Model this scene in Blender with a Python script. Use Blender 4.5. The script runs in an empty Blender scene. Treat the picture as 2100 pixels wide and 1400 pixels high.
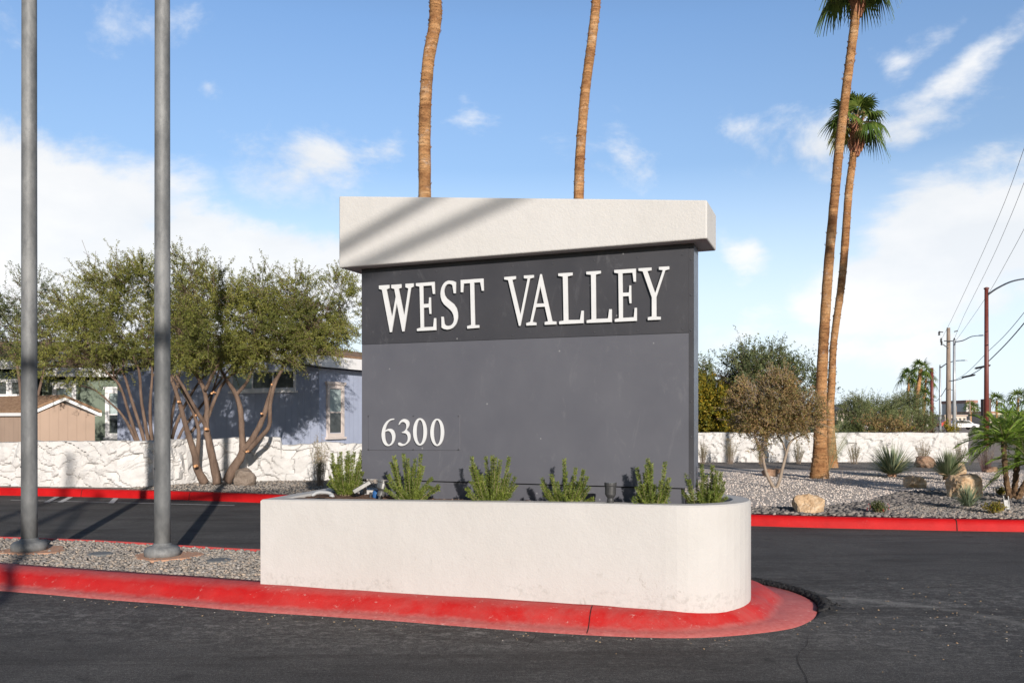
import bpy, bmesh, math, random
import numpy as np
from mathutils import Vector, Matrix, noise
from mathutils.geometry import tessellate_polygon
R = random.Random(7)
F = 1750.0; HZ = 860.0; CH = 1.5
sc = bpy.context.scene
COL = sc.collection
def At(px, py, Y): return Vector(((px-1050)/F*Y, Y, CH+(HZ-py)/F*Y))
def G(px, py, h=0.0):
    Y = F*(CH-h)/(py-HZ); return Vector(((px-1050)/F*Y, Y, h))
WL = {}
# ------------------------------------------------------------ object helpers
def tag(o, label=None, cat=None, group=None, kind=None):
    if label: o['label'] = label
    if cat: o['category'] = cat
    if group: o['group'] = group
    if kind: o['kind'] = kind
    return o
def empty(name, loc, label, cat, group=None):
    o = bpy.data.objects.new(name, None); COL.objects.link(o); o.location = loc; o.empty_display_size = .2
    WL[o] = Vector(loc); return tag(o, label, cat, group)
def mk(name, V, Fc, mat, parent=None, loc=None, smooth=False, mi=None):
    org = WL[parent] if parent is not None else Vector(loc if loc is not None else (0, 0, 0))
    me = bpy.data.meshes.new(name)
    if isinstance(V, np.ndarray):
        A = V - np.array(org)
        n, k = Fc.shape
        me.vertices.add(len(A)); me.vertices.foreach_set('co', A.astype(np.float32).ravel())
        me.loops.add(n*k); me.loops.foreach_set('vertex_index', Fc.astype(np.int32).ravel())
        me.polygons.add(n); me.polygons.foreach_set('loop_start', np.arange(0, n*k, k, dtype=np.int32))
        me.polygons.foreach_set('loop_total', np.full(n, k, dtype=np.int32)); me.update(calc_edges=True)
    else:
        me.from_pydata([tuple(Vector(v)-org) for v in V], [], [tuple(f) for f in Fc])
    me.update()
    mats = mat if isinstance(mat, (list, tuple)) else [mat]
    for m in mats: me.materials.append(m)
    if mi is not None: me.polygons.foreach_set('material_index', mi)
    if smooth: me.polygons.foreach_set('use_smooth', [True]*len(me.polygons))
    o = bpy.data.objects.new(name, me); COL.objects.link(o)
    if parent is not None: o.parent = parent
    else: o.location = org
    WL[o] = Vector(org); return o
def copy_tree(o, loc, rz=0, s=1, parent=None):
    c = o.copy(); COL.objects.link(c)
    if parent is None: c.location = loc; c.rotation_euler = (0, 0, rz); c.scale = (s,)*3
    else: c.parent = parent
    for ch in [x for x in bpy.data.objects if x.parent == o]: copy_tree(ch, None, parent=c)
    return c
class MB:
    def __init__(s): s.V = []; s.F = []; s.M = []; s.m = 0
    def add(s, V, Fc):
        b = len(s.V); s.V += [Vector(v) for v in V]; s.F += [tuple(i+b for i in f) for f in Fc]; s.M += [s.m]*len(Fc)
    def quad(s, a, b, c, d): s.add([a, b, c, d], [(0, 1, 2, 3)])
    def hexa(s, P):  # 8 points: bottom 4 ccw, top 4
        s.add(P, [(3, 2, 1, 0), (4, 5, 6, 7), (0, 1, 5, 4), (1, 2, 6, 5), (2, 3, 7, 6), (3, 0, 4, 7)])
    def box(s, o, a, b, c):  # origin and three edge vectors
        o, a, b, c = map(Vector, (o, a, b, c))
        s.hexa([o, o+a, o+a+b, o+b, o+c, o+a+c, o+a+b+c, o+b+c])
    def tube(s, pts, rad, seg=8, cap=True, jit=0, rnd=None):
        pts = [Vector(p) for p in pts]; n = len(pts)
        if not isinstance(rad, (list, tuple)): rad = [rad]*n
        V = []; u = None
        for i, p in enumerate(pts):
            t = (pts[min(i+1, n-1)]-pts[max(i-1, 0)])
            t = t.normalized() if t.length > 1e-9 else Vector((0, 0, 1))
            if u is None:
                u = t.cross(Vector((0, 1, 0.01)));
                if u.length < .05: u = t.cross(Vector((1, 0, 0)))
            u = (u-t*u.dot(t)).normalized(); w = t.cross(u)
            for k in range(seg):
                a = 2*math.pi*k/seg; r = rad[i]
                if jit: r *= 1+(rnd or R).uniform(-jit, jit)
                V.append(p+(u*math.cos(a)+w*math.sin(a))*r)
        Fc = [(i*seg+k, i*seg+(k+1) % seg, (i+1)*seg+(k+1) % seg, (i+1)*seg+k) for i in range(n-1) for k in range(seg)]
        if cap: Fc += [tuple(range(seg-1, -1, -1)), tuple(range((n-1)*seg, n*seg))]
        s.add(V, Fc)
    def lathe(s, c, prof, seg=24):
        c = Vector(c); V = []; n = len(prof)
        for r, z in prof:
            for k in range(seg):
                a = 2*math.pi*k/seg; V.append(c+Vector((r*math.cos(a), r*math.sin(a), z)))
        Fc = [(i*seg+k, i*seg+(k+1) % seg, (i+1)*seg+(k+1) % seg, (i+1)*seg+k) for i in range(n-1) for k in range(seg)]
        Fc += [tuple(range(seg-1, -1, -1)), tuple(range((n-1)*seg, n*seg))]
        s.add(V, Fc)
    def prism(s, loops, nrm, d):  # polygon with optional holes in 3D, extruded by nrm*d
        tri = tessellate_polygon(loops); flat = [p for L in loops for p in L]; n = len(flat); off = Vector(nrm)*d
        V = [Vector(p) for p in flat]+[Vector(p)+off for p in flat]
        Fc = []
        for t in tri:
            a, b, c = [V[i] for i in t]
            if (b-a).cross(c-a).dot(off) < 0: t = (t[0], t[2], t[1])
            Fc.append((t[0]+n, t[1]+n, t[2]+n)); Fc.append((t[2], t[1], t[0]))
        b = 0
        for L in loops:
            m = len(L)
            for k in range(m): Fc.append((b+k, b+(k+1) % m, b+(k+1) % m+n, b+k+n))
            b += m
        s.add(V, Fc)
    def build(s, name, mat, parent=None, loc=None, smooth=False):
        return mk(name, s.V, s.F, mat, parent, loc, smooth, s.M if isinstance(mat, (list, tuple)) else None)
def recalc(o):
    bm = bmesh.new(); bm.from_mesh(o.data); bmesh.ops.recalc_face_normals(bm, faces=bm.faces); bm.to_mesh(o.data); bm.free(); return o
def bevel(o, w=.01, seg=2):
    m = o.modifiers.new('b', 'BEVEL'); m.width = w; m.segments = seg; m.limit_method = 'ANGLE'; m.angle_limit = .6; return o
# ------------------------------------------------------------ material helpers
class NT:
    def __init__(s, name):
        s.m = bpy.data.materials.new(name); s.m.use_nodes = True; s.t = s.m.node_tree; s.n = s.t.nodes; s.L = s.t.links
        s.p = s.n['Principled BSDF']; s.tc = s.n.new('ShaderNodeTexCoord'); s.bh = []
    def vec(s, scale=(1, 1, 1)):
        mp = s.n.new('ShaderNodeMapping'); mp.inputs['Scale'].default_value = scale; s.L.new(s.tc.outputs['Object'], mp.inputs[0]); return mp.outputs[0]
    def noise(s, scale, detail=4, rough=.55, stretch=(1, 1, 1), dist=0):
        t = s.n.new('ShaderNodeTexNoise'); t.inputs['Scale'].default_value = scale; t.inputs['Detail'].default_value = detail
        t.inputs['Roughness'].default_value = rough; t.inputs['Distortion'].default_value = dist; s.L.new(s.vec(stretch), t.inputs['Vector']); return t.outputs['Fac']
    def voro(s, scale, feature='F1', out='Distance', stretch=(1, 1, 1), rnd=1):
        t = s.n.new('ShaderNodeTexVoronoi'); t.feature = feature; t.inputs['Scale'].default_value = scale; t.inputs['Randomness'].default_value = rnd
        s.L.new(s.vec(stretch), t.inputs['Vector']); return t.outputs[out]
    def ramp(s, fac, stops, interp='LINEAR'):
        r = s.n.new('ShaderNodeValToRGB'); r.color_ramp.interpolation = interp; e = r.color_ramp.elements
        while len(e) < len(stops): e.new(.5)
        for i, (p, c) in enumerate(stops):
            e[i].position = p
            if not isinstance(c, (list, tuple)): c = (c, c, c)
            e[i].color = (*c[:3], 1)
        s.L.new(fac, r.inputs[0]); return r.outputs[0]
    def mix(s, fac, a, b, mode='MIX'):
        x = s.n.new('ShaderNodeMix'); x.data_type = 'RGBA'; x.blend_type = mode
        for sock, v in ((x.inputs['Factor'], fac), (x.inputs[6], a), (x.inputs[7], b)):
            if isinstance(v, (int, float)): sock.default_value = v
            elif isinstance(v, (tuple, list)): sock.default_value = (*v[:3], 1)
            else: s.L.new(v, sock)
        return x.outputs[2]
    def math(s, op, a, b=0, clamp=False):
        x = s.n.new('ShaderNodeMath'); x.operation = op; x.use_clamp = clamp
        for i, v in enumerate((a, b)):
            if isinstance(v, (int, float)): x.inputs[i].default_value = v
            else: s.L.new(v, x.inputs[i])
        return x.outputs[0]
    def sep(s):
        x = s.n.new('ShaderNodeSeparateXYZ'); s.L.new(s.tc.outputs['Object'], x.inputs[0]); return x.outputs
    def island(s):
        g = s.n.new('ShaderNodeNewGeometry'); return g.outputs['Random Per Island']
    def color(s, c):
        if isinstance(c, (tuple, list)): s.p.inputs['Base Color'].default_value = (*c[:3], 1)
        else: s.L.new(c, s.p.inputs['Base Color'])
    def bump(s, h, strength=.5, dist=.01):
        b = s.n.new('ShaderNodeBump'); b.inputs['Strength'].default_value = strength; b.inputs['Distance'].default_value = dist
        s.L.new(h, b.inputs['Height'])
        if s.bh: s.L.new(s.bh[-1], b.inputs['Normal'])
        s.bh.append(b.outputs[0]); s.L.new(b.outputs[0], s.p.inputs['Normal'])
    def fin(s, rough=.7, metal=0, spec=.4):
        if isinstance(rough, (int, float)): s.p.inputs['Roughness'].default_value = rough
        else: s.L.new(rough, s.p.inputs['Roughness'])
        s.p.inputs['Metallic'].default_value = metal; s.p.inputs['Specular IOR Level'].default_value = spec; return s.m
def simple(name, c1, c2=None, scale=8, rough=.7, metal=0, bump=0, bdist=.005, bscale=60, spec=.4, stretch=(1, 1, 1)):
    s = NT(name)
    if c2: s.color(s.ramp(s.noise(scale, 5, .6, stretch), [(.3, c1), (.7, c2)]))
    else: s.color(c1)
    if bump: s.bump(s.noise(bscale, 4), bump, bdist)
    return s.fin(rough, metal, spec)
def leafmat(name, cols, sc_=1.2, rough=.55, tr=.25):
    s = NT(name); n = len(cols)
    a = s.ramp(s.island(), [(i/(n-1) if n > 1 else 0, c) for i, c in enumerate(cols)])
    b = s.ramp(s.noise(sc_, 3), [(.35, (.62, .66, .6)), (.65, (1.25, 1.2, 1.05))])
    c = s.mix(1, a, b, 'MULTIPLY'); s.color(c); s.fin(rough, 0, .3)
    t = s.n.new('ShaderNodeBsdfTranslucent'); s.L.new(c, t.inputs[0]); mx = s.n.new('ShaderNodeMixShader'); mx.inputs[0].default_value = tr
    s.L.new(s.p.outputs[0], mx.inputs[1]); s.L.new(t.outputs[0], mx.inputs[2]); s.L.new(mx.outputs[0], s.n['Material Output'].inputs[0]); return s.m
# asphalt
def asphalt_mat(name, dust=.35, base=(.060, .058, .057), hi=(.100, .097, .094)):
    s = NT(name)
    a = s.ramp(s.noise(.7, 6, .6), [(.3, base), (.72, hi)])
    sp = s.ramp(s.noise(170, 2, .6), [(.35, (.7,)*3), (.60, (1.2,)*3), (.70, (3.5,)*3)])
    a = s.mix(1, a, sp, 'MULTIPLY')
    d = s.ramp(s.noise(1.6, 8, .72, (.45, 1, 1), .8), [(.44, 0), (.70, 1)])
    d2 = s.ramp(s.noise(24, 8, .85, (.5, 1, 1)), [(.48, 0), (.66, 1)])
    a = s.mix(s.math('MULTIPLY', s.math('MULTIPLY', d, d2), dust), a, (.26, .25, .23))
    X = s.sep()
    def zone(cx, cy, rx, ry):
        u = s.math('DIVIDE', s.math('SUBTRACT', X[0], cx), rx); v = s.math('DIVIDE', s.math('SUBTRACT', X[1], cy), ry)
        return s.math('SUBTRACT', 1, s.math('SQRT', s.math('ADD', s.math('MULTIPLY', u, u), s.math('MULTIPLY', v, v))), True)
    zz = s.math('ADD', s.math('ADD', zone(3.6, 6.6, 3.0, 2.4), zone(-.3, 5.95, 3.2, .8), True), zone(-3.8, 6.5, 3.4, .9), True)
    gr = s.ramp(s.noise(13, 9, .85, (.75, 1, 1), .8), [(.49, 0), (.60, 1)])
    a = s.mix(s.math('MULTIPLY', s.math('MULTIPLY', zz, gr), .62), a, (.34, .325, .305))
    rx_ = s.math('SUBTRACT', X[0], 2.1); ry_ = s.math('SUBTRACT', X[1], 5.45); rad = s.math('ADD', s.math('SQRT', s.math('ADD', s.math('MULTIPLY', rx_, rx_), s.math('MULTIPLY', ry_, ry_))), s.math('MULTIPLY', s.noise(1.5, 4), .25))
    side = s.math('MULTIPLY', s.math('SUBTRACT', X[0], 1.9, True), 1.0, True)
    ring = s.ramp(s.math('DIVIDE', rad, 4), [(.47, 0), (.495, 1), (.52, 0)]); a = s.mix(s.math('MULTIPLY', s.math('MULTIPLY', ring, side), .6), a, (.30, .29, .27))
    ring2 = s.ramp(s.math('DIVIDE', rad, 4), [(.56, 0), (.60, 1), (.66, 0)]); a = s.mix(s.math('MULTIPLY', s.math('MULTIPLY', s.math('MULTIPLY', ring2, side), s.ramp(s.noise(8, 7, .8), [(.4, 0), (.6, 1)])), .6), a, (.022, .021, .021))
    streak = s.ramp(s.noise(1.1, 8, .75, (.22, 1.6, 1), .6), [(.50, 0), (.62, .55)]); a = s.mix(streak, a, (.040, .037, .035))
    grain = s.ramp(s.noise(52, 3, .8), [(.36, (.72,)*3), (.5, (1.0,)*3), (.66, (1.4,)*3)]); a = s.mix(1, a, grain, 'MULTIPLY')
    spot = s.ramp(s.noise(3.5, 2, .5), [(.66, 0), (.74, .35)]); a = s.mix(spot, a, (.018, .018, .019))
    s.color(a); s.bump(s.noise(150, 4, .7), .75, .006); s.bump(s.noise(9, 4, .6), .25, .01)
    return s.fin(.9, 0, .12)
M = {}
M['crack'] = simple('crack_fill', (.012, .010, .009), rough=.9)
M['asphalt'] = asphalt_mat('asphalt', .75)
M['asphalt_dark'] = simple('asphalt_rubble', (.012, .012, .013), (.034, .034, .036), 20, .9, 0, .8, .01, 90)
def red_mat(name, wear=1.0, nose=False):
    s = NT(name)
    base = s.ramp(s.noise(2.2, 6, .65), [(.3, (.42, .007, .007)), (.7, (.56, .014, .013))])
    z = s.sep()[2]
    chips = s.ramp(s.noise(13, 8, .78), [(.60, 0), (.67, 1)])
    w = s.ramp(s.math('ADD', z, s.math('MULTIPLY', s.math('SUBTRACT', s.noise(5, 6, .7), .5), .07)), [(0, 1), (.018, .85), (.040, .10), (.108, 0), (.145, .5), (.2, .65)])
    pink = s.ramp(s.noise(30, 5), [(.3, (.38, .09, .085)), (.7, (.50, .17, .155))])
    c = s.mix(s.math('MULTIPLY', w, wear, True), base, pink)
    fade = s.math('MULTIPLY', s.math('ADD', s.sep()[0], 2.4), .32, True)
    blot = s.ramp(s.noise(2.6, 8, .75, (1, 1, 1), .6), [(.40, 0), (.66, .75*wear)]); c = s.mix(s.math('MULTIPLY', blot, s.math('ADD', .25, s.math('MULTIPLY', fade, .75))), c, (.43, .10, .09))
    gouge = s.ramp(s.noise(6.5, 9, .85, (1, 1, 1), 1.5), [(.625, 0), (.65, .8)]); c = s.mix(s.math('MULTIPLY', gouge, .7), c, (.20, .02, .02))
    c = s.mix(s.math('MULTIPLY', chips, .55*wear), c, (.62, .42, .38))
    dk = s.ramp(s.noise(7, 8, .8), [(.66, 0), (.74, .6)]); c = s.mix(dk, c, (.10, .02, .02))
    s.color(c); s.bump(s.noise(70, 5, .7), .5, .006); s.bump(s.noise(6, 4), .4, .015)
    return s.fin(.6, 0, .2)
M['red'] = red_mat('red_kerb_paint', 1.0)
def red_far():
    s = NT('red_kerb_paint_far'); base = s.ramp(s.noise(3, 6, .65), [(.3, (.36, .005, .006)), (.7, (.50, .010, .011))])
    chips = s.ramp(s.noise(9, 9, .8, (.6, 1, 1)), [(.64, 0), (.72, .6)]); c = s.mix(chips, base, (.60, .34, .32))
    dk = s.ramp(s.noise(2.5, 9, .85), [(.62, 0), (.72, .5)]); c = s.mix(dk, c, (.16, .05, .045))
    s.color(c); s.bump(s.noise(40, 5, .7), .5, .01); return s.fin(.55, 0, .15)
M['red_far'] = red_far()
def stucco(name, c1, c2, dirt=True):
    s = NT(name); c = s.ramp(s.noise(1.3, 5, .6), [(.35, c1), (.65, c2)])
    if dirt:
        z = s.sep()[2]
        g = s.ramp(s.math('ADD', z, s.math('MULTIPLY', s.noise(9, 7, .7), .12)), [(.16, .35), (.185, .03), (.5, .0)])
        sc1 = s.ramp(s.noise(15, 8, .8, (1, 1, .6), 1.2), [(.565, 0), (.64, 1)])
        lowz = s.ramp(z, [(.1, 1), (.28, .55), (.42, .08), (.8, .03)])
        c = s.mix(s.math('MULTIPLY', s.math('MULTIPLY', g, s.ramp(s.noise(22, 6, .7), [(.48, 0), (.62, 1)])), s.ramp(s.noise(1.9, 3), [(.42, 0), (.55, 1)])), c, (.27, .26, .24))
        c = s.mix(s.math('MULTIPLY', s.math('MULTIPLY', sc1, lowz), s.ramp(s.noise(2.3, 2), [(.5, 0), (.6, 1)])), c, (.33, .31, .28))
        c = s.mix(s.ramp(s.noise(3.5, 7, .7, (1, 1, .35)), [(.45, 0), (.75, .14)]), c, (.38, .37, .345))
    s.color(c); s.bump(s.noise(60, 5, .65), .32, .010); s.bump(s.noise(5, 3), .25, .03); return s.fin(.85, 0, .25)
M['stucco'] = stucco('white_stucco', (.475, .46, .44), (.505, .492, .475))
M['cap'] = stucco('pale_cap_stucco', (.53, .52, .50), (.565, .555, .54), False)
def panel(name, c1, c2, sheen):
    s = NT(name); c = s.ramp(s.noise(2.2, 5, .6), [(.3, c1), (.7, c2)])
    sc1 = s.ramp(s.noise(5, 9, .78, (1, 1, .35), 1.5), [(.56, 0), (.72, .30)]); c = s.mix(sc1, c, (.20, .20, .21))
    dots = s.ramp(s.voro(6), [(0, 1), (.035, .8), (.05, 0)]); c = s.mix(s.math('MULTIPLY', dots, .35), c, (.5, .5, .5))
    s.color(c); s.bump(s.noise(3, 3), .08, .02); s.bump(s.noise(90, 2), .05, .003)
    return s.fin(s.ramp(s.noise(4, 6, .7), [(.3, sheen), (.7, sheen+.15)]), 0, .5)
M['panel'] = panel('grey_sign_face', (.088, .090, .107), (.104, .106, .123), .42)
M['panel_dark'] = panel('charcoal_sign_face', (.037, .037, .043), (.048, .048, .055), .40)
M['sky_tint_side'] = panel('sky_tinted_sheet_side', (.09, .105, .14), (.11, .125, .16), .3)  # dark grey body tinted blue, sky reflection put into the colour
M['black'] = simple('black_gap', (.01, .01, .012))
M['letter'] = simple('white_letter_paint', (.57, .58, .585), (.63, .64, .645), 12, .5, 0, .1, .002)
M['screw'] = simple('screw_metal', (.10, .10, .11), rough=.4, metal=.5)
def galv():
    s = NT('galvanised_pole'); c = s.ramp(s.noise(2.0, 7, .65, (1, 1, .4)), [(.41, (.095, .10, .103)), (.5, (.15, .155, .157)), (.58, (.22, .225, .224))])
    c = s.mix(s.ramp(s.noise(14, 8, .8, (1, 1, .5)), [(.69, 0), (.74, .7)]), c, (.6, .6, .58))
    c = s.mix(s.ramp(s.noise(3.2, 8, .75, (1, 1, .6)), [(.52, 0), (.62, .6)]), c, (.10, .105, .11))
    s.color(c); s.bump(s.noise(60, 4), .12, .003); return s.fin(.6, .1, .35)
M['galv'] = galv()
M['concrete'] = simple('tan_concrete_footing', (.44, .23, .14), (.55, .33, .22), 14, .9, 0, .6, .01, 60)
M['soil'] = simple('brown_mulch', (.085, .042, .024), (.20, .115, .07), 35, .95, 0, 1, .03, 45)
M['dirt'] = simple('desert_dirt', (.24, .19, .15), (.34, .28, .23), 1.5, .95, 0, .4, .02, 20)
M['pvc'] = simple('white_conduit', (.40, .41, .42), rough=.5)
M['lampblack'] = simple('black_lamp_metal', (.035, .035, .037), (.07, .07, .07), 30, .5, .2)
M['lampgrey'] = simple('grey_lamp_metal', (.12, .12, .12), (.26, .26, .25), 14, .35, .55)
M['glass'] = simple('lens_glass', (.25, .28, .3), rough=.15)
def gravelmat(name, cols, scale, bd):
    s = NT(name); v = s.n.new('ShaderNodeTexVoronoi'); v.inputs['Scale'].default_value = scale; s.L.new(s.vec(), v.inputs['Vector'])
    sp = s.n.new('ShaderNodeSeparateColor'); s.L.new(v.outputs['Color'], sp.inputs[0]); n = len(cols)
    c = s.ramp(sp.outputs[0], [(i/(n-1), x) for i, x in enumerate(cols)])
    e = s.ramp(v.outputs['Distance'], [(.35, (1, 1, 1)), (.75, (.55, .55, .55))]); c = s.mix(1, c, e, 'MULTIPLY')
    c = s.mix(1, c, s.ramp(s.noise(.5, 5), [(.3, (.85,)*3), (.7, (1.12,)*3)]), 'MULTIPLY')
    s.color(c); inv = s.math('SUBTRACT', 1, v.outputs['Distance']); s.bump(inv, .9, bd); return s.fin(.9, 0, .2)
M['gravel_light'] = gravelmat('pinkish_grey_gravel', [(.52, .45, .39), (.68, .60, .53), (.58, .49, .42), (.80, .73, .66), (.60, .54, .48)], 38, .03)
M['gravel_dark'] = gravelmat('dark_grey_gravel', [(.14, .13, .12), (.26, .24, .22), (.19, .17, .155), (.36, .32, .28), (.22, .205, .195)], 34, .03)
def rockmat(name, cols, s2=30):
    s = NT(name); n = len(cols); c = s.ramp(s.island(), [(i/(n-1), x) for i, x in enumerate(cols)])
    c = s.mix(1, c, s.ramp(s.noise(s2, 4), [(.3, (.75,)*3), (.7, (1.2,)*3)]), 'MULTIPLY'); s.color(c); s.bump(s.noise(90, 3), .4, .004); return s.fin(.85, 0, .25)
M['chips'] = rockmat('grey_stone_chips', [(.19, .17, .155), (.27, .25, .225), (.22, .20, .185), (.34, .305, .265), (.27, .235, .20), (.46, .37, .29), (.23, .215, .195), (.38, .35, .32)])
M['cobble'] = rockmat('dark_river_rock', [(.10, .092, .088), (.17, .155, .145), (.25, .225, .205), (.12, .11, .10), (.33, .29, .255), (.18, .16, .15)])
M['lightchips'] = rockmat('pale_stone_chips', [(.55, .47, .40), (.72, .64, .57), (.62, .52, .45), (.84, .78, .71)])
def bouldermat(name, a, b, c_):
    s = NT(name); c = s.ramp(s.noise(4.5, 8, .7, (1, 1, 1.5), 1.5), [(.28, a), (.5, b), (.72, c_)])
    c = s.mix(s.ramp(s.noise(12, 8, .8), [(.58, 0), (.7, .6)]), c, tuple(x*.4 for x in a)); s.color(c); s.bump(s.noise(14, 8, .75), 1, .03); return s.fin(.8, 0, .3)
M['boulder'] = bouldermat('tan_boulder', (.34, .19, .09), (.58, .41, .25), (.72, .61, .46))
M['boulder_brown'] = bouldermat('brown_boulder', (.20, .11, .07), (.32, .20, .13), (.42, .30, .21))
M['boulder_grey'] = bouldermat('grey_boulder', (.17, .13, .10), (.22, .175, .14), (.27, .22, .18))
def palmtrunk():
    s = NT('palm_trunk_bark')
    c = s.ramp(s.noise(1.1, 7, .7, (1, 1, 2.0)), [(.30, (.17, .07, .03)), (.42, (.34, .165, .07)), (.54, (.50, .27, .12)), (.70, (.66, .44, .25))])
    c2 = s.ramp(s.noise(5, 6, .75, (.5, .5, 5)), [(.35, (.55,)*3), (.6, (1.15,)*3)]); c = s.mix(1, c, c2, 'MULTIPLY')
    c = s.mix(s.ramp(s.noise(3.6, 9, .82, (1, 1, 1.2)), [(.55, 0), (.66, .55)]), c, (.58, .50, .44))
    c = s.mix(s.ramp(s.noise(1.6, 8, .8, (1, 1, 1.2)), [(.54, 0), (.64, .5)]), c, (.17, .08, .045))
    s.color(c); s.bump(s.noise(5, 6, .75, (.5, .5, 5)), 1, .05); s.bump(s.noise(30, 5, .75, (1, 1, 2)), .9, .02); return s.fin(.9, 0, .15)
M['palmtrunk'] = palmtrunk()
M['boot'] = simple('palm_boots', (.20, .06, .04), (.42, .22, .12), 9, .8, 0, .6, .02, 20)
M['frond'] = leafmat('fan_palm_leaf', [(0.061, 0.115, 0.028), (0.108, 0.169, 0.038), (0.189, 0.243, 0.058), (0.074, 0.135, 0.032)], 1.5, .4)
M['frond_yel'] = leafmat('yellow_palm_leaf', [(.22, .24, .03), (.30, .28, .05)])
M['datefrond'] = leafmat('date_palm_leaf', [(0.098, 0.176, 0.031), (0.196, 0.313, 0.047), (0.313, 0.430, 0.078), (0.117, 0.215, 0.040)], 1.5, .38)
M['datetrunk'] = simple('date_palm_trunk', (.06, .035, .02), (.20, .12, .06), 14, .95, 0, 1, .04, 22)
M['bark'] = simple('mesquite_bark', (.085, .055, .04), (.19, .13, .095), 9, .9, 0, .8, .02, 30, stretch=(1, 1, .3))
M['cut'] = simple('fresh_cut_wood', (.60, .28, .12), (.72, .40, .2), 20)
M['mesquite'] = leafmat('mesquite_leaf', [(0.138, 0.162, 0.040), (0.221, 0.238, 0.056), (0.166, 0.187, 0.056), (0.294, 0.283, 0.071), (0.101, 0.132, 0.040)], .9)
M['mesquite_blue'] = leafmat('bluish_mesquite_leaf', [(0.090, 0.128, 0.068), (0.135, 0.165, 0.075), (0.180, 0.203, 0.083)], .9)
M['brownleaf'] = leafmat('brown_olive_leaf', [(.26, .16, .08), (.34, .21, .11), (.15, .16, .045), (.38, .24, .13), (.17, .18, .055), (.30, .19, .10)], 1.6)
M['yellowleaf'] = leafmat('yellow_green_leaf', [(0.130, 0.156, 0.019), (0.234, 0.208, 0.026), (0.390, 0.260, 0.026), (0.104, 0.130, 0.026)], 1.0)
M['paloverde'] = leafmat('palo_verde_leaf', [(0.160, 0.199, 0.088), (0.208, 0.239, 0.112), (0.144, 0.184, 0.079), (0.255, 0.271, 0.128)], .25)
M['bush'] = leafmat('dark_bush_leaf', [(0.063, 0.084, 0.035), (0.098, 0.119, 0.042), (0.140, 0.154, 0.056)], .8)
M['sage'] = leafmat('sage_leaf', [(0.255, 0.255, 0.165), (0.360, 0.330, 0.210), (0.300, 0.225, 0.165), (0.195, 0.225, 0.120)], 4)
M['rosemary'] = leafmat('rosemary_leaf', [(0.092, 0.142, 0.024), (0.156, 0.211, 0.036), (0.223, 0.260, 0.057), (0.117, 0.173, 0.032), (0.287, 0.310, 0.083)], 9, .5, .15)
M['rostem'] = simple('rosemary_stem', (.20, .17, .09), (.30, .25, .13), 20)
M['dasyl'] = leafmat('desert_spoon_leaf', [(0.182, 0.247, 0.169), (0.260, 0.325, 0.234), (0.325, 0.377, 0.260), (0.390, 0.377, 0.208)], 3, .45, .1)
M['redyucca'] = leafmat('red_yucca_leaf', [(0.130, 0.182, 0.104), (0.195, 0.234, 0.130), (0.260, 0.273, 0.169)], 3, .5, .1)
M['redflower'] = leafmat('red_flower', [(.55, .01, .015), (.65, .03, .03)], 5)
M['twig'] = simple('dry_twig', (.19, .14, .105), (.32, .26, .20), 12)
M['darktwig'] = simple('purple_twig', (.08, .04, .04), (.15, .08, .07), 12)
def siding(name, c, d, sp=.203):
    s = NT(name); v = s.n.new('ShaderNodeVectorMath'); v.operation = 'DOT_PRODUCT'; s.L.new(s.tc.outputs['Object'], v.inputs[0]); v.inputs[1].default_value = (d[0], d[1], 0)
    f = s.math('FRACT', s.math('DIVIDE', s.math('ADD', v.outputs['Value'], 100), sp)); g = s.ramp(f, [(0, 0), (.05, 0), (.09, 1), (.95, 1), (1, 0)])
    s.color(s.mix(1, s.ramp(s.noise(2, 4), [(.3, tuple(x*.93 for x in c)), (.7, tuple(min(1, x*1.05) for x in c))]), s.ramp(g, [(0, (.93,)*3), (1, (1, 1, 1))]), 'MULTIPLY'))
    s.bump(g, .5, .008); s.bump(s.noise(30, 3, .5, (3, 3, .3)), .2, .004); return s.fin(.75, 0, .3)
def shingle():
    s = NT('brown_shingles'); c = s.ramp(s.noise(10, 6, .7, (1, 1, 3)), [(.3, (.17, .10, .06)), (.5, (.27, .17, .105)), (.7, (.38, .255, .165))])
    s.color(c); s.bump(s.noise(25, 5, .7), .8, .02); return s.fin(.9, 0, .2)
M['shingle'] = shingle()
M['trim'] = simple('white_trim', (.70, .69, .68), (.78, .77, .76), 5, .6)
M['beigetrim'] = simple('beige_trim', (.58, .50, .46), (.64, .57, .52), 5, .6)
M['winglass'] = simple('dark_window_glass', (.035, .045, .05), (.08, .09, .09), 3, .12, 0, spec=.6)
M['blind'] = simple('green_grey_blind', (.30, .37, .36), (.38, .46, .45), 4, .5)
def wallwhite():
    s = NT('white_painted_stone'); c = s.ramp(s.noise(3, 6, .65), [(.3, (.50, .485, .465)), (.65, (.60, .59, .575))])
    cr = s.ramp(s.noise(11, 9, .8), [(.63, 0), (.70, .5)]); c = s.mix(cr, c, (.45, .41, .38))
    s.color(c); s.bump(s.noise(18, 7, .7), .7, .03); s.bump(s.noise(90, 4), .3, .006); return s.fin(.8, 0, .25)
M['wallwhite'] = wallwhite()
M['wood'] = simple('weathered_pole_wood', (.20, .15, .115), (.34, .27, .22), 6, .9, 0, .5, .02, 20, stretch=(1, 1, .2))
M['maroon'] = simple('maroon_pole_paint', (.12, .028, .022), (.17, .045, .035), 3, .45)
M['steel'] = simple('pale_steel', (.38, .40, .42), (.46, .48, .50), 3, .45, .3)
M['wire'] = simple('black_cable', (.03, .03, .035), rough=.6)
M['line'] = simple('white_road_paint', (.42, .42, .42), (.62, .62, .61), 9, .7, 0, .3, .004)


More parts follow.
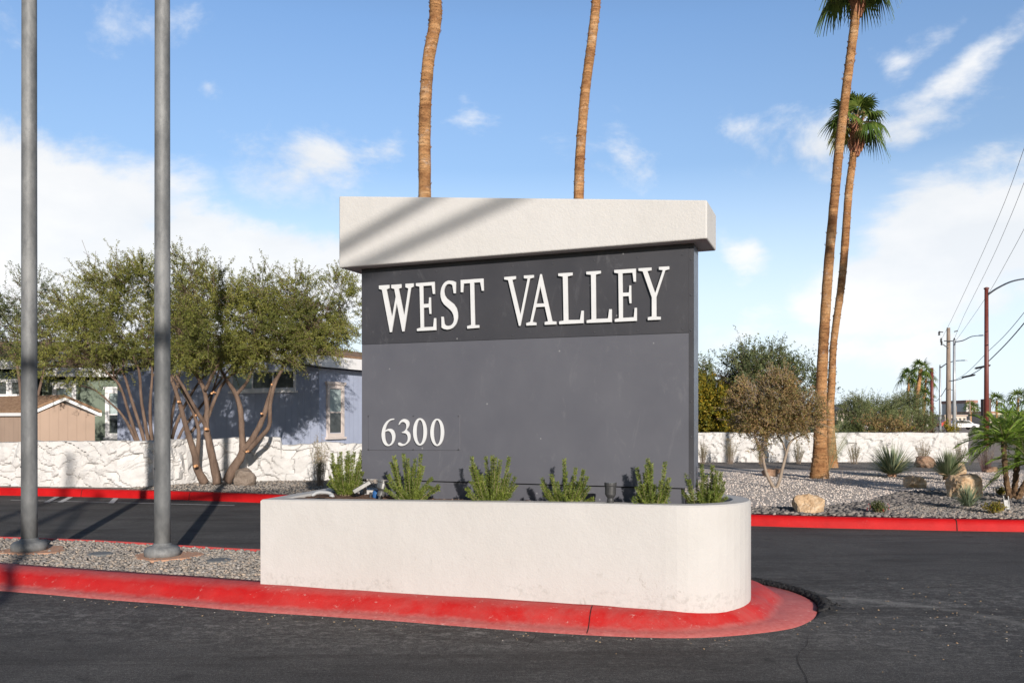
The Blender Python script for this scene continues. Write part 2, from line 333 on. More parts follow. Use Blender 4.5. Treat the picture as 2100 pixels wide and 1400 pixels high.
# ------------------------------------------------------------ ground
def sheet(name, pts, z, mat, kind='structure', sub=None, **k):
    return tag(mk(name, [(p[0], p[1], z) for p in pts], [tuple(range(len(pts)))], mat), kind=kind, **k)
sheet('ground', [(-600, -60), (600, -60), (600, 1500), (-600, 1500)], -.008, M['dirt'])
sheet('road', [(-60, -40), (60, -40), (60, 26), (-60, 26)], 0, M['asphalt'])
CURB = [(-40, 20.2), (-25, 18.6), (-16, 17.6), (-10.1, 16.85), (-7.60, 16.35), (-4.49, 15.35), (-2.5, 14.45), (-.5, 13.4), (1.5, 12.55), (3.33, 12.04), (4.68, 11.72), (6.81, 11.38), (10, 11.1), (16, 10.9), (40, 10.6)]
def catmull(P, n=6, closed=False):
    out = []; m = len(P); rng = range(m) if closed else range(m-1)
    for i in rng:
        if closed: a, b, c, d = P[(i-1) % m], P[i], P[(i+1) % m], P[(i+2) % m]
        else: a, b, c, d = P[max(i-1, 0)], P[i], P[i+1], P[min(i+2, m-1)]
        for k in range(n):
            t = k/n
            out.append(tuple(.5*((2*b[j])+(-a[j]+c[j])*t+(2*a[j]-5*b[j]+4*c[j]-d[j])*t*t+(-a[j]+3*b[j]-3*c[j]+d[j])*t**3) for j in range(len(b))))
    if not closed: out.append(tuple(P[-1]))
    return out
cp = catmull(CURB, 6)
def normals(P, closed=False, left=True):
    n = len(P); out = []
    for i in range(n):
        a = P[(i-1) % n] if closed else P[max(i-1, 0)]; b = P[(i+1) % n] if closed else P[min(i+1, n-1)]
        d = Vector((b[0]-a[0], b[1]-a[1])).normalized(); out.append(Vector((-d.y, d.x)) if left else Vector((d.y, -d.x)))
    return out
cn = normals(cp)
def jn(x, y, s, a): return noise.noise(Vector((x*s, y*s, 3.3)))*a
def strip(loops, name, mat, closed=False, **k):
    n = len(loops[0]); V = [v for L in loops for v in L]; Fc = []
    for j in range(len(loops)-1):
        for i in range(n if closed else n-1):
            Fc.append((j*n+i, j*n+(i+1) % n, (j+1)*n+(i+1) % n, (j+1)*n+i))
    return mk(name, V, Fc, mat, smooth=True, **k)
prof = [(0, -.02), (.012, .07), (.028, .125), (.06, .15), (.17, .155), (.19, .10)]
loops = [[(p[0]+m.x*o, p[1]+m.y*o+jn(p[0], p[1], 2, .01), z) for p, m in zip(cp, cn)] for o, z in prof]
tag(strip(loops, 'kerb', M['red_far']), kind='structure')
mb = MB(); acc_ = 0
for i in range(1, len(cp)):
    acc_ += math.dist(cp[i], cp[i-1])
    if acc_ > 2.4 and -14 < cp[i][0] < 12:
        acc_ = 0; d_ = Vector((cp[i][0]-cp[i-1][0], cp[i][1]-cp[i-1][1], 0)).normalized()*.006; m_ = Vector((cn[i].x, cn[i].y, 0)); q0 = Vector((cp[i][0]+jn(cp[i][0], cp[i][1], 2, .01), cp[i][1]+jn(cp[i][0], cp[i][1], 2, .01), 0)); pr = [q0+m_*(o_-.004)+Vector((0, 0, z_+.003)) for o_, z_ in [(0, 0), (.012, .07), (.028, .125), (.06, .15), (.17, .155)]]
        for a, b in zip(pr, pr[1:]): mb.quad(a-d_, a+d_, b+d_, b-d_)
tag(mb.build('road_crack', M['crack']), kind='structure')
# gutter pale edge strip in front of the far kerb
loops = [[(p[0]+m.x*o, p[1]+m.y*o, .004) for p, m in zip(cp, cn)] for o in (-.05, 0)]
tag(strip(loops, 'pavement', simple('kerb_edge', (.22, .15, .13), (.14, .10, .09), 6)), kind='structure')
inner = [(p[0]+m.x*.18, p[1]+m.y*.18) for p, m in zip(cp, cn)]
il = [p for p in inner if p[0] < 1.4]; ir = [p for p in inner if p[0] >= 1.4-0.6]
allin = inner
sheet('garden_ground', allin+[(60, 26), (60, 60), (-60, 60), (-60, 21)], .143, M['dirt'])
ir = [p for p in inner if 0.2 < p[0] < 17]
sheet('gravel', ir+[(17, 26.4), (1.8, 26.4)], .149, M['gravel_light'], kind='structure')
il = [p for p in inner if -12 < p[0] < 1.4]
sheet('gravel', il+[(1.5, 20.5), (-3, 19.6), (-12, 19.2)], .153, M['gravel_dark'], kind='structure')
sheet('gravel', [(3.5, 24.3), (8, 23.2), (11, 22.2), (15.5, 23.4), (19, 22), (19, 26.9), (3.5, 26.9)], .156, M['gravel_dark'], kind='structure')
# parking marks by the far kerb on the left
mb = MB()
for (xa, ya), (xb, yb) in [((90, 1029), (112, 1018)), ((118, 1029), (140, 1018)), ((222, 1031), (234, 1019))]:
    a, b = G(xa, ya, .004), G(xb, yb, .004); w = Vector((.10, 0, 0)); mb.quad(a, a+w, b+w, b)
for (xa, ya), (xb, yb) in [((20, 1025), (222, 1029.5)), ((240, 1030), (480, 1036))]:
    a, b = G(xa, ya, .008), G(xb, yb, .008); w = Vector((0, .05, 0)); mb.quad(a, b, b+w, a+w)
tag(mb.build('road_marking', M['line']), kind='structure')

# ------------------------------------------------------------ island with rolled kerb
ISL = [(-14, 10.4), (-8, 8.62), (-4.49, 7.48), (-2.97, 6.98), (-1.94, 6.64), (-1.1, 6.42), (.17, 6.03), (.77, 5.90), (1.24, 5.86), (1.77, 6.00), (2.12, 6.23), (2.38, 6.62), (2.49, 7.05), (2.40, 7.50), (2.12, 7.90), (1.5, 8.25), (.3, 8.52), (-1.0, 8.75), (-2.59, 9.05), (-4.46, 9.68), (-5.9, 10.03), (-8, 10.55), (-14, 12.0)]
ip = catmull(ISL, 8)
def island_loop(off_front, off_back, z):
    out = []; nn = normals(ip, left=True)
    for i, (p, n_) in enumerate(zip(ip, nn)):
        back = min(1, max(0, (i-108)/16)); nose = max(0, 1-abs(i-88)/26)
        o = off_front*(1-back)+off_back*back
        if o > .05: o += .20*nose
        out.append((p[0]+n_.x*o+jn(p[0], p[1], 3, .012), p[1]+n_.y*o+jn(p[0], p[1], 2, .012), z+jn(p[0]*2, p[1]*2, 2, .004)*(z > .01)))
    return out
lv = [(0, 0, -.01), (.01, .01, .010), (.085, .03, .018), (.13, .05, .038), (.18, .07, .082), (.235, .10, .120), (.30, .13, .142), (.37, .15, .149), (.45, .19, .150), (.46, .20, .10)]
# gentle fall of the slab towards the nose
def fall(v): k = min(1, max(0, (v[0]+2)/3.2)); return (v[0], v[1], v[2]*(1-.18*k))
loops = [[fall(v) for v in island_loop(a, b, z)] for a, b, z in lv]
isl = strip(loops, 'kerb', M['red']); tag(isl, kind='structure')
top = loops[-1]; ptop = [v for v in loops[-3] if v[0] > -2.12]
bm = bmesh.new(); vs = [bm.verts.new((v[0], v[1], v[2]+.0015)) for v in ptop]; f = bm.faces.new(vs); bmesh.ops.triangulate(bm, faces=[f])
me = bpy.data.meshes.new('pavement'); bm.to_mesh(me); bm.free(); me.materials.append(M['red']); o = bpy.data.objects.new('pavement', me); COL.objects.link(o); tag(o, kind='structure')
# kerb joint
mb = MB(); ji = min(range(len(ip)), key=lambda i: (ip[i][0]-.50)**2+(ip[i][1]-5.95)**2)
for a, b in zip(loops[1:-3], loops[2:-2]):
    pa, pb = Vector(a[ji]), Vector(b[ji]); w = Vector((.003, 0, 0)); u = Vector((0, -.002, .003)); mb.quad(pa-w+u, pa+w+u, pb+w+u, pb-w+u)
tag(mb.build('road_crack', M['crack']), kind='structure')
# gravel bed on the island (left of planter)
gl = [v for v in top if v[0] < -2.05]
fr = [v for v in gl if top.index(v) < 92]
bk = [v for v in gl if v not in fr]
bed = [(v[0], v[1]) for v in fr]+[(-2.06, 7.4), (-2.06, 8.2)]+[(v[0], v[1]) for v in bk]
sheet('gravel', bed, .128, M['gravel_dark'], kind='structure')
def inpoly(x, y, P):
    c = False; j = len(P)-1
    for i in range(len(P)):
        if (P[i][1] > y) != (P[j][1] > y) and x < (P[j][0]-P[i][0])*(y-P[i][1])/(P[j][1]-P[i][1])+P[i][0]: c = not c
        j = i
    return c
# rocks: a few hull templates, scattered by numpy
def hull_template(seed, n=11, subd=0):
    r = random.Random(seed); bm = bmesh.new()
    for _ in range(n):
        v = Vector((r.gauss(0, 1), r.gauss(0, 1), r.gauss(0, 1))).normalized()*r.uniform(.8, 1); bm.verts.new(v)
    bmesh.ops.convex_hull(bm, input=bm.verts); bmesh.ops.delete(bm, geom=[v for v in bm.verts if not v.link_faces], context='VERTS')
    bmesh.ops.triangulate(bm, faces=bm.faces); bmesh.ops.recalc_face_normals(bm, faces=bm.faces); bm.verts.index_update()
    V = np.array([v.co for v in bm.verts]); Fc = np.array([[x.index for x in f.verts] for f in bm.faces]); bm.free(); return V, Fc
TPL = [hull_template(i, 12) for i in range(10)]
def scatter(name, pts, size, mat, flat=.6, seed=1, z0=None, label=None, cat=None):
    rg = np.random.default_rng(seed); VV = []; FF = []; b = 0
    for p in pts:
        V, Fc = TPL[rg.integers(len(TPL))]; s = size*rg.uniform(.55, 1.25); a = rg.uniform(0, 6.28); c_, s_ = math.cos(a), math.sin(a)
        S = V*np.array([s*rg.uniform(.8, 1.3), s*rg.uniform(.7, 1), s*flat*rg.uniform(.7, 1.2)])
        t = rg.uniform(-.5, .5); S = S@np.array([[1, 0, 0], [0, math.cos(t), -math.sin(t)], [0, math.sin(t), math.cos(t)]])
        S = S@np.array([[c_, s_, 0], [-s_, c_, 0], [0, 0, 1]])+np.array([p[0], p[1], p[2]+s*flat*.35]); VV.append(S); FF.append(Fc+b); b += len(S)
    return tag(mk(name, np.concatenate(VV), np.concatenate(FF), mat), label, cat, kind='stuff')
rr = random.Random(3); pts = []
while len(pts) < 9500:
    x, y = rr.uniform(-7.2, -1.9), rr.uniform(6.9, 10.6)
    if inpoly(x, y, bed): pts.append((x, y, .126+rr.uniform(-.004, .010)))
scatter('gravel', pts, .024, M['chips'], .65, 1, label='loose grey stone chips covering the kerbed island bed', cat='gravel')
# cobble border on the right
CB = [tuple(G(px, py, .15)[:2]) for px, py in [(1500, 1044), (1600, 1041), (1690, 1040), (1780, 1028), (1850, 1010), (1920, 1006), (2000, 1012), (2110, 1020), (2350, 1030)]]
CBf = [p for p in inner if 2.8 < p[0] < 12.5][::-1]
cob = CB+CBf; pts = []
while len(pts) < 6500:
    x, y = rr.uniform(2.8, 10), rr.uniform(10.9, 16.5)
    if inpoly(x, y, cob):
        w = 1 if x < 6 else .5
        if x < 5 and rr.random() < .35: continue
        pts.append((x, y, .15))
sheet('gravel', cob, .160, M['gravel_dark'], kind='structure')
big = [p for p in pts if p[0] < 5.4 or p[1] > 13.2]; sm = [p for p in pts if not (p[0] < 5.4 or p[1] > 13.2)]
scatter('cobbles', big[:3600], .05, M['cobble'], .6, 2, label='dark river rocks bordering the pale gravel garden', cat='rocks')
scatter('gravel', sm[:5200]+[(x+.04, y+.03, z) for x, y, z in sm[:3500]], .028, M['chips'], .7, 4, label='grey crushed stones behind the right red kerb', cat='gravel')
pts = []
while len(pts) < 9000:
    x, y = rr.uniform(2.5, 13), rr.uniform(12.6, 22)
    if abs(x/y) < .62 and not inpoly(x, y, cob) and inpoly(x, y, ir+[(17, 26.4), (1.8, 26.4)]): pts.append((x, y, .15))
scatter('gravel', pts, .017, M['lightchips'], .7, 5, label='pale pinkish gravel spread around the palms', cat='gravel')
pts = []
while len(pts) < 5500:
    x, y = rr.uniform(-7.5, 0), rr.uniform(14.6, 19)
    if inpoly(x, y, il+[(1.5, 20.5), (-3, 19.6), (-12, 19.2)]): pts.append((x, y, .155))
scatter('gravel', pts, .025, M['chips'], .6, 6, label='dark gravel strip between far kerb and white stone wall', cat='gravel')
pts = [(rr.uniform(-4, 1.5), 0, 0) for _ in range(90)]; lit = []
for p in pts:
    j = min(range(60), key=lambda i: abs(ip[i][0]-p[0])); lit.append((p[0], ip[j][1]-abs(rr.gauss(0, .12))-.02, .001))
lit += [(rr.gauss(3.3, .9), rr.gauss(6.5, .7), .001) for _ in range(130)]
scatter('leaf_litter', lit, .009, rockmat('litter_bits', [(.30, .20, .11), (.45, .33, .2), (.2, .15, .1), (.42, .40, .36)]), .35, 21, label='tiny dry leaf bits and grit lying on the asphalt by the kerb', cat='litter')
# leaf and stone litter on near kerb gravel already covered; broken asphalt round the nose
pts = []; nn = normals(ip)
for i in range(88, 112):
    p = ip[i]; q = ip[i+1]; m_ = nn[i]
    for _ in range(120):
        t = rr.random(); o = -abs(rr.gauss(.02, .04))*max(.3, min(1, (i-86)/6))-.004
        pts.append((p[0]+(q[0]-p[0])*t+m_.x*o, p[1]+(q[1]-p[1])*t+m_.y*o, max(0, .028-abs(o+.045)*.45)))
scatter('asphalt_rubble', pts, .021, M['asphalt_dark'], .8, 7, label='crumbled black asphalt ridge round the red island nose', cat='rubble')
loops2 = []
for o, z in [(.01, .004), (-.02, .024), (-.06, .030), (-.10, .014), (-.15, .001)]:
    loops2.append([(ip[i][0]+nn[i].x*o*(1+jn(i*.7, 1, 1, .9))*max(.05, min(1, (i-84)/7, (114-i)/5)), ip[i][1]+nn[i].y*o*(1+jn(i*.7, 1, 1, .9))*max(.05, min(1, (i-84)/7, (114-i)/5)), z*max(.05, min(1, (i-84)/5, (114-i)/4))+jn(ip[i][0]*9, ip[i][1]*9+o*40, 1, .006)) for i in range(84, 115)])
tag(strip(loops2, 'road', M['asphalt_dark']), kind='structure')
# asphalt cracks near the camera
mb = MB()
for path in [[tuple(q) for q in catmull([(1657, 1306), (1654, 1322), (1640, 1336), (1636, 1352), (1642, 1368), (1652, 1384), (1658, 1405)], 5)], [(1100, 1300), (1098, 1306), (1080, 1325)]]:
    P = [G(px, py, .0035) for px, py in path]
    for a, b in zip(P, P[1:]):
        w = Vector((.0022, .001, 0)); mb.quad(a-w, a+w, b+w, b-w)
tag(mb.build('road_crack', M['crack']), kind='structure')

# ------------------------------------------------------------ planter
AX = Vector((.966, -.259, 0)); BX = Vector((.259, .966, 0)); CC = Vector((1.27, 6.76, 0)); RD = .60
def planter_loop(off, z_f):
    P = []; r = RD-off
    LL = 3.30-off
    s0 = 0
    for k in range(13): P.append(CC-BX*r-AX*(LL)*(1-k/12))
    for k in range(1, 24):
        a = -math.pi/2+math.pi*k/24; P.append(CC+AX*math.cos(a)*r+BX*math.sin(a)*r)
    for k in range(13): P.append(CC+BX*r-AX*(LL)*(k/12))
    return [Vector((p.x, p.y, z_f(p))) for p in P]
def ztop(p): return .842+.038*min(1, max(0, (p.x+2.0)/2.6))
planter = empty('planter', (CC.x-1.3, CC.y+.4, .12), 'long white stucco planter with rounded right end carrying the grey sign', 'planter')
W_ = [planter_loop(.004, lambda p: .07), planter_loop(0, lambda p: .13), planter_loop(0, lambda p: .45), planter_loop(0, lambda p: ztop(p)-.012), planter_loop(.012, ztop), planter_loop(.135, ztop), planter_loop(.147, lambda p: ztop(p)-.012), planter_loop(.147, lambda p: .6)]
n = len(W_[0]); Fc = []
for j in range(len(W_)-1):
    for i in range(n): Fc.append((j*n+i, j*n+(i+1) % n, (j+1)*n+(i+1) % n, (j+1)*n+i))
o = recalc(mk('wall', [v for L in W_ for v in L], Fc, M['stucco'], planter)); WL[o] = WL[planter]
# soil with mounds
S = planter_loop(.146, lambda p: .828); mb = MB(); bm = bmesh.new()
nx, ny = 90, 26; V = []; Fc = []
for i in range(nx):
    for j in range(ny):
        u = -3.17+i/(nx-1)*(3.17+.455); rr_ = .455
        hw = rr_ if u < 0 else math.sqrt(max(0, rr_*rr_-u*u)); v = (j/(ny-1)*2-1)*hw
        p = CC+AX*u+BX*v; h = .822+.022*noise.noise(Vector((p.x*4, p.y*4, 1)))+.012*noise.noise(Vector((p.x*18, p.y*18, 1)))+.025*math.exp(-((p.x+1.55)**2+(p.y-7.1)**2)/.12)
        V.append((p.x, p.y, h))
Fc = [(i*ny+j, (i+1)*ny+j, (i+1)*ny+j+1, i*ny+j+1) for i in range(nx-1) for j in range(ny-1)]
mk('soil', V, Fc, M['soil'], planter, smooth=True)
pts = [CC+AX*rr.uniform(-3.1, .35)+BX*rr.uniform(-.43, .3) for _ in range(900)]
scatter('mulch', [(p.x, p.y, .822+.02*noise.noise(Vector((p.x*4, p.y*4, 1)))) for p in pts], .008, rockmat('mulch_bits', [(.10, .05, .03), (.25, .14, .08), (.35, .2, .12), (.4, .33, .27)]), .5, 9, label='brown mulch crumbs lying in the white planter', cat='mulch')

# ------------------------------------------------------------ sign
SL = Vector((-1.327, 7.54, 0)); SR = Vector((1.382, 6.50, 0)); SD = (SR-SL).normalized(); SN = Vector((SD.y, -SD.x, 0)).normalized()
if SN.y > 0: SN = -SN
SLEN = (SR-SL).length; TH = .24
def sp(px, py, off=0.0):  # photo pixel to the sign's front plane (plus offset towards the street)
    d = Vector(((px-1050)/F, 1, (HZ-py)/F)); o = Vector((0, 0, CH)); P0 = SL+SN*off
    t = (P0-o).dot(SN)/d.dot(SN); return o+d*t
def sz(py, px): return sp(px, py).z
sign = empty('monument_sign', (SL+SR)/2+Vector((0, 0, .82)), 'large grey monument sign reading WEST VALLEY 6300 under a pale tapered cap', 'sign')
U = Vector((0, 0, 1)); B = -SN
def sbox(name, mat, u0, u1, z0, z1, d0, d1, bev=0):
    mb = MB(); mb.box(SL+SD*u0+B*d0+U*z0, SD*(u1-u0), B*(d1-d0), U*(z1-z0)); o = recalc(mb.build(name, mat, sign))
    if bev: bevel(o, bev, 2)
    return o
ZB, ZBAND, ZT = .975, 2.162, 2.86
sbox('body', M['sky_tint_side'], 0.0, SLEN, ZB, ZT, .004, TH, .004)
sbox('lower_panel', M['panel'], 0.002, SLEN-.035, ZB+.002, ZBAND-.002, -.002, .0035)
sbox('header_panel', M['panel_dark'], 0.002, SLEN-.035, ZBAND+.001, ZT-.01, -.006, .0035)
sbox('base', M['panel'], .22, SLEN-.10, .70, ZB-.009, .03, TH-.03)
sbox('base_gap', M['black'], .24, SLEN-.12, ZB-.0085, ZB-.0005, .05, TH-.05)
sbox('corner_trim', M['panel_dark'], SLEN-.0345, SLEN+.004, ZB, ZT-.005, -.003, .0035)
# cap
o0, o1 = -.13, TH+.13
uL, uR = -.159*1.0, SLEN+.125
def cpnt(u, d, z): return SL+SD*u+B*d+U*z
def sl(px, py): # height from pixel on cap front plane
    d = Vector(((px-1050)/F, 1, (HZ-py)/F)); P0 = SL+SN*.13; o = Vector((0, 0, CH)); t = (P0-o).dot(SN)/d.dot(SN); return o+d*t
cL = sl(695, 402); cLb = sl(697, 549); cR = sl(1450, 410); cRb = sl(1450, 489)
uL = (cL-SL).dot(SD); uR = (cR-SL).dot(SD)
P = [cpnt(uL, o0, cLb.z), cpnt(uR, o0, cRb.z), cpnt(uR, o1, cRb.z), cpnt(uL, o1, cLb.z), cpnt(uL, o0, cL.z), cpnt(uR, o0, cR.z), cpnt(uR, o1, cR.z), cpnt(uL, o1, cL.z)]
mb = MB(); mb.hexa(P); bevel(recalc(mb.build('cap', M['cap'], sign)), .012, 3)
# letters traced from the photograph, standing 2 cm off the face
R1 = (760, 540, 8.4); R2 = (1020, 540, 9.335); R3 = (1190, 530, 9.335); R4 = (740, 830, 9.545)
LET = [
 (R1, [[(143,382),(320,370),(320,428),(272,450),(368,935),(432,575),(408,440),(357,427),(357,370),(528,358),(528,420),(482,440),(578,910),(650,430),(600,412),(600,352),(738,343),(738,400),(692,425),(578,1170),(545,1172),(448,675),(362,1182),(332,1184),(195,455),(143,440)]]),
 (R1, [[(780,342),(1100,318),(1106,525),(1072,527),(1052,380),(903,390),(908,700),(1000,695),(1008,585),(1035,585),(1042,868),(1014,870),(1003,757),(912,765),(916,1098),(1078,1090),(1092,942),(1126,942),(1130,1148),(798,1165),(798,1125),(860,1105),(842,400),(780,388)]]),
 (R1, [[(1430,515),(1465,515),(1468,322),(1420,302),(1350,295),(1318,303),(1285,320),(1257,350),(1235,385),(1218,425),(1208,470),(1203,520),(1207,580),(1228,650),(1270,710),(1340,770),(1375,803),(1405,840),(1428,895),(1436,960),(1430,1000),(1415,1035),(1385,1065),(1335,1078),(1290,1065),(1270,1035),(1255,918),(1218,918),(1222,1105),(1265,1130),(1320,1140),(1380,1128),(1415,1110),(1445,1080),(1470,1045),(1488,1000),(1500,950),(1503,900),(1498,840),(1480,770),(1435,700),(1370,650),(1310,600),(1275,545),(1265,475),(1270,440),(1282,405),(1310,365),(1350,352),(1395,362),(1410,385)]]),
 (R1, [[(1550,287),(1942,260),(1948,470),(1915,472),(1888,325),(1780,332),(1797,1062),(1870,1062),(1870,1108),(1663,1124),(1663,1078),(1730,1060),(1713,340),(1603,348),(1590,497),(1553,497)]]),
 (R2, [[(130,262),(352,243),(352,298),(283,318),(440,985),(578,293),(507,285),(507,232),(697,222),(697,272),(622,293),(440,1192),(412,1195),(205,320),(130,308)]]),
 (R2, [[(818,207),(848,207),(1050,1105),(1128,1112),(1128,1165),(905,1175),(905,1122),(970,1105),(908,828),(737,838),(672,1118),(745,1132),(745,1182),(553,1190),(553,1140),(628,1118)],[(820,432),(893,765),(747,770)]]),
 (R2, [[(1165,192),(1438,175),(1438,228),(1343,250),(1357,1083),(1580,1078),(1608,905),(1652,905),(1650,1142),(1182,1165),(1182,1110),(1268,1095),(1252,252),(1165,240)]]),
 (R3, [[(115,252),(392,235),(392,285),(295,310),(302,1155),(530,1145),(553,970),(603,970),(603,1215),(122,1233),(122,1183),(215,1162),(205,312),(115,303)]]),
 (R3, [[(650,220),(1063,193),(1065,443),(1022,445),(1000,270),(806,283),(812,655),(930,650),(940,515),(973,515),(978,855),(943,857),(928,718),(814,725),(815,1135),(1025,1122),(1040,943),(1083,943),(1083,1192),(660,1212),(660,1160),(740,1140),(728,285),(650,272)]]),
 (R3, [[(1115,188),(1363,172),(1363,225),(1285,243),(1433,665),(1580,222),(1505,215),(1505,162),(1703,150),(1703,205),(1625,228),(1455,740),(1457,1110),(1540,1115),(1540,1168),(1293,1180),(1293,1125),(1370,1108),(1370,745),(1195,245),(1115,235)]])]
for (ox, oy, s_), lps in LET:
    mb = MB(); mb.prism([[sp(ox+x/s_, oy+y/s_, .034) for x, y in L] for L in lps], B, .010)
    recalc(mb.build('letter', M['letter'], sign))
mb = MB(); a, b, c, d = sp(755.5, 849.8, .0035), sp(943.8, 849.3, .0035), sp(943.8, 922.8, .0035), sp(755.8, 922.3, .0035)
mb.prism([[a, b, c, d]], SN, .005); plate = bevel(recalc(mb.build('number_plate', M['panel'], sign)), .002, 2); WL[plate] = WL[sign]
def ell(cx, cy, rx, ry, n=40, sk=0): return [(cx+rx*math.cos(2*math.pi*k/n), cy+ry*math.sin(2*math.pi*k/n)) for k in range(n)]
def sm(L, n=3): return catmull(L, n, True)
DIG = [
 [sm([(648,268),(600,270),(540,295),(480,350),(430,440),(405,560),(412,660),(440,740),(485,790),(540,803),(600,780),(645,720),(668,640),(665,570),(640,505),(600,470),(550,465),(505,480),(475,500),(490,430),(520,365),(565,315),(610,293),(640,290)]), sm([(470,535),(500,515),(540,508),(580,535),(605,590),(612,660),(600,725),(570,765),(540,775),(505,745),(480,690),(468,610)])],
 [sm([(735,390),(760,330),(800,290),(850,273),(905,290),(940,330),(945,390),(925,440),(895,490),(940,530),(965,590),(965,660),(940,720),(890,770),(830,798),(770,800),(735,780),(727,755),(740,735),(765,735),(800,755),(840,765),(880,745),(910,700),(917,640),(905,590),(870,555),(795,540),(850,510),(880,470),(890,420),(880,370),(850,340),(815,332),(780,350),(755,380)])],
 [ell(1155,525,135,268), ell(1155,525,70,234)], [ell(1492,535,134,268), ell(1492,535,70,238)]]
for lps in DIG:
    mb = MB(); mb.prism([[sp(740+x/9.545, 830+y/9.545, .030) for x, y in L] for L in lps], B, .010); recalc(mb.build('digit', M['letter'], plate))
mb = MB()
def screw(p, r=.006, par=None):
    mb = MB(); c = p; pts = [c+SD*math.cos(2*math.pi*k/8)*r+U*math.sin(2*math.pi*k/8)*r for k in range(8)]; mb.prism([pts], SN, .005); mb.build('screw', M['screw'], par or sign)
for x in (150, 1030, 1915):
    for y in (218, 872): screw(sp(740+x/9.545, 830+y/9.545, .0088), par=plate)
mb = MB()
for k in range(9):
    for z in (ZBAND+.03, ZT-.10): screw(SL+SD*(.04+k*(SLEN-.12)/8)+U*z+SN*.0062, .006)
for k in range(7): screw(SR+U*(1.1+k*.27)+SN*.003-SD*.016, .007)
# conduit box at the sign's left side
mb = MB(); mb.tube([SL-SD*.03+B*.1+U*z for z in (.83, 1.15)], .018, 10); recalc(mb.build('side_conduit', M['pvc'], sign, smooth=True))

# ------------------------------------------------------------ planter fittings
def bullet(px, py, Y, h, mat, label, lean=(0, 0), r=.041):
    base = At(px, py, Y); base.z = .83; e = empty('spotlight', base, label, 'spotlight', 'bullet spotlights in the planter')
    d = Vector((lean[0], lean[1], 1)).normalized(); mb = MB()
    P = [base+d*t*h for t in (0, .12, .16, .34, .42, .50, .56, .86, .90, 1.0)]; rad = [r*.30, r*.32, r*.62, r*.66, r*.55, r*.85, r, r*1.02, r*1.12, r*1.12]
    mb.tube(P, rad, 20); recalc(mb.build('lamp_body', mat, e, smooth=False)); mb = MB(); mb.tube([base+d*h*.995, base+d*h*1.004], r*.95, 16); mb.build('lens', M['glass'], e)
    mb = MB(); mb.tube([base-U*.12, base+d*.03], .012, 8); mb.build('stake', mat, e)
bullet(1252, 1030, 6.38, .20, M['lampblack'], 'black bullet spotlight standing upright between the fourth and fifth rosemary')
bullet(779, 1021, 7.2, .16, M['lampgrey'], 'shiny grey bullet spotlight leaning right at the lower left sign corner', (.22, .1), .05)
# flat grey flood with blue junction
b0 = At(752, 1012, 7.28); e = empty('floodlight', b0, 'small tilted floodlight with blue junction box left of the sign base', 'floodlight')
mb = MB(); mb.box(b0+Vector((-.10, -.02, -.0)), Vector((.14, .02, .085)), Vector((-.01, .07, 0)), Vector((-.02, 0, .03))); bevel(recalc(mb.build('lamp_head', M['lampgrey'], e)), .004)
mb = MB(); mb.tube([b0+Vector((.02, .03, -.10)), b0+Vector((.03, .03, .01))], .012, 8); mb.build('bracket', M['lampblack'], e)
mb = MB(); mb.lathe(b0+Vector((.075, .05, -.05)), [(.03, 0), (.035, .02), (.035, .06), (.025, .075)], 14); recalc(mb.build('junction_box', simple('blue_box', (.02, .10, .28)), e, smooth=True))
P = [At(640, 1016, 7.35), At(650, 1010, 7.35), At(662, 1009, 7.34), At(676, 1011, 7.32), At(682, 1018, 7.30), At(683, 1030, 7.28)]
P = [Vector(q) for q in catmull([tuple(p) for p in P], 5)]; mb = MB(); mb.tube(P, .015, 10); mb.tube([P[-9], P[-4]], .022, 10)
tag(recalc(mb.build('conduit_pipe', M['pvc'], loc=P[0], smooth=True)), 'bent white conduit pipe at the left end of the planter', 'pipe')

# ------------------------------------------------------------ poles on the island
def metal_pole(px, py, Y, label, H=8.6, fd=.55):
    base = Vector(((px-1050)/F*Y, Y, .155)); e = empty('metal_pole', base, label, 'pole', 'grey metal poles')
    mb = MB(); n = 16; mb.tube([base+U*(H*k/n) for k in range(n+1)], [.0775-.0006*k for k in range(n+1)], 28); recalc(mb.build('shaft', M['galv'], e, smooth=True))
    mb = MB(); mb.lathe(base, [(.17, -.01), (.172, .03), (.165, .065), (.14, .085), (.095, .095), (.084, .115), (.079, .12)], 36); recalc(mb.build('base_cover', M['galv'], e, smooth=True))
    fb = MB(); ang = [2*math.pi*k/40 for k in range(40)]; jr = random.Random(int(px))
    pr = [fd*.5*(1+.10*math.sin(3*a+px)+.05*math.sin(7*a)) for a in ang]
    fb.prism([[base+Vector((math.cos(a)*r_*1.15+.05, math.sin(a)*r_, -.045)) for a, r_ in zip(ang, pr)]], U, .040); recalc(fb.build('footing', M['concrete'], e))
    mb = MB(); mb.lathe(base+U*H, [(.085, -.01), (.085, .02), (.05, .05), (.01, .06)], 20); mb.build('pole_cap', M['galv'], e)
    mb = MB(); mb.tube([base+Vector((-.05, -.0705, .86)), base+Vector((-.05, -.074, .86))], .006, 8); mb.build('bolt_hole', M['black'], e)
    return e
poleL = metal_pole(60, 1125, 8.86, 'grey metal pole at the left edge rising from the gravel island')
poleR = metal_pole(333, 1138, 8.50, 'grey metal pole on a round tan footing nearer the planter')
poles_back = []
def line_pt(px, py, Y, h=0):  # trace shadow on the ground back along the sun to depth Y
    g = G(px, py, h); return Vector((g.x+SX*(g.y-Y), Y, 0))
SX = .2715; EL = math.radians(16.2)
for (px, py, Y) in [(172, 1003, -9)]:
    g = line_pt(px, py, Y); e = copy_tree(poleL, Vector((g.x, g.y, .0))); e['label'] = 'grey metal pole across the drive behind the viewer'
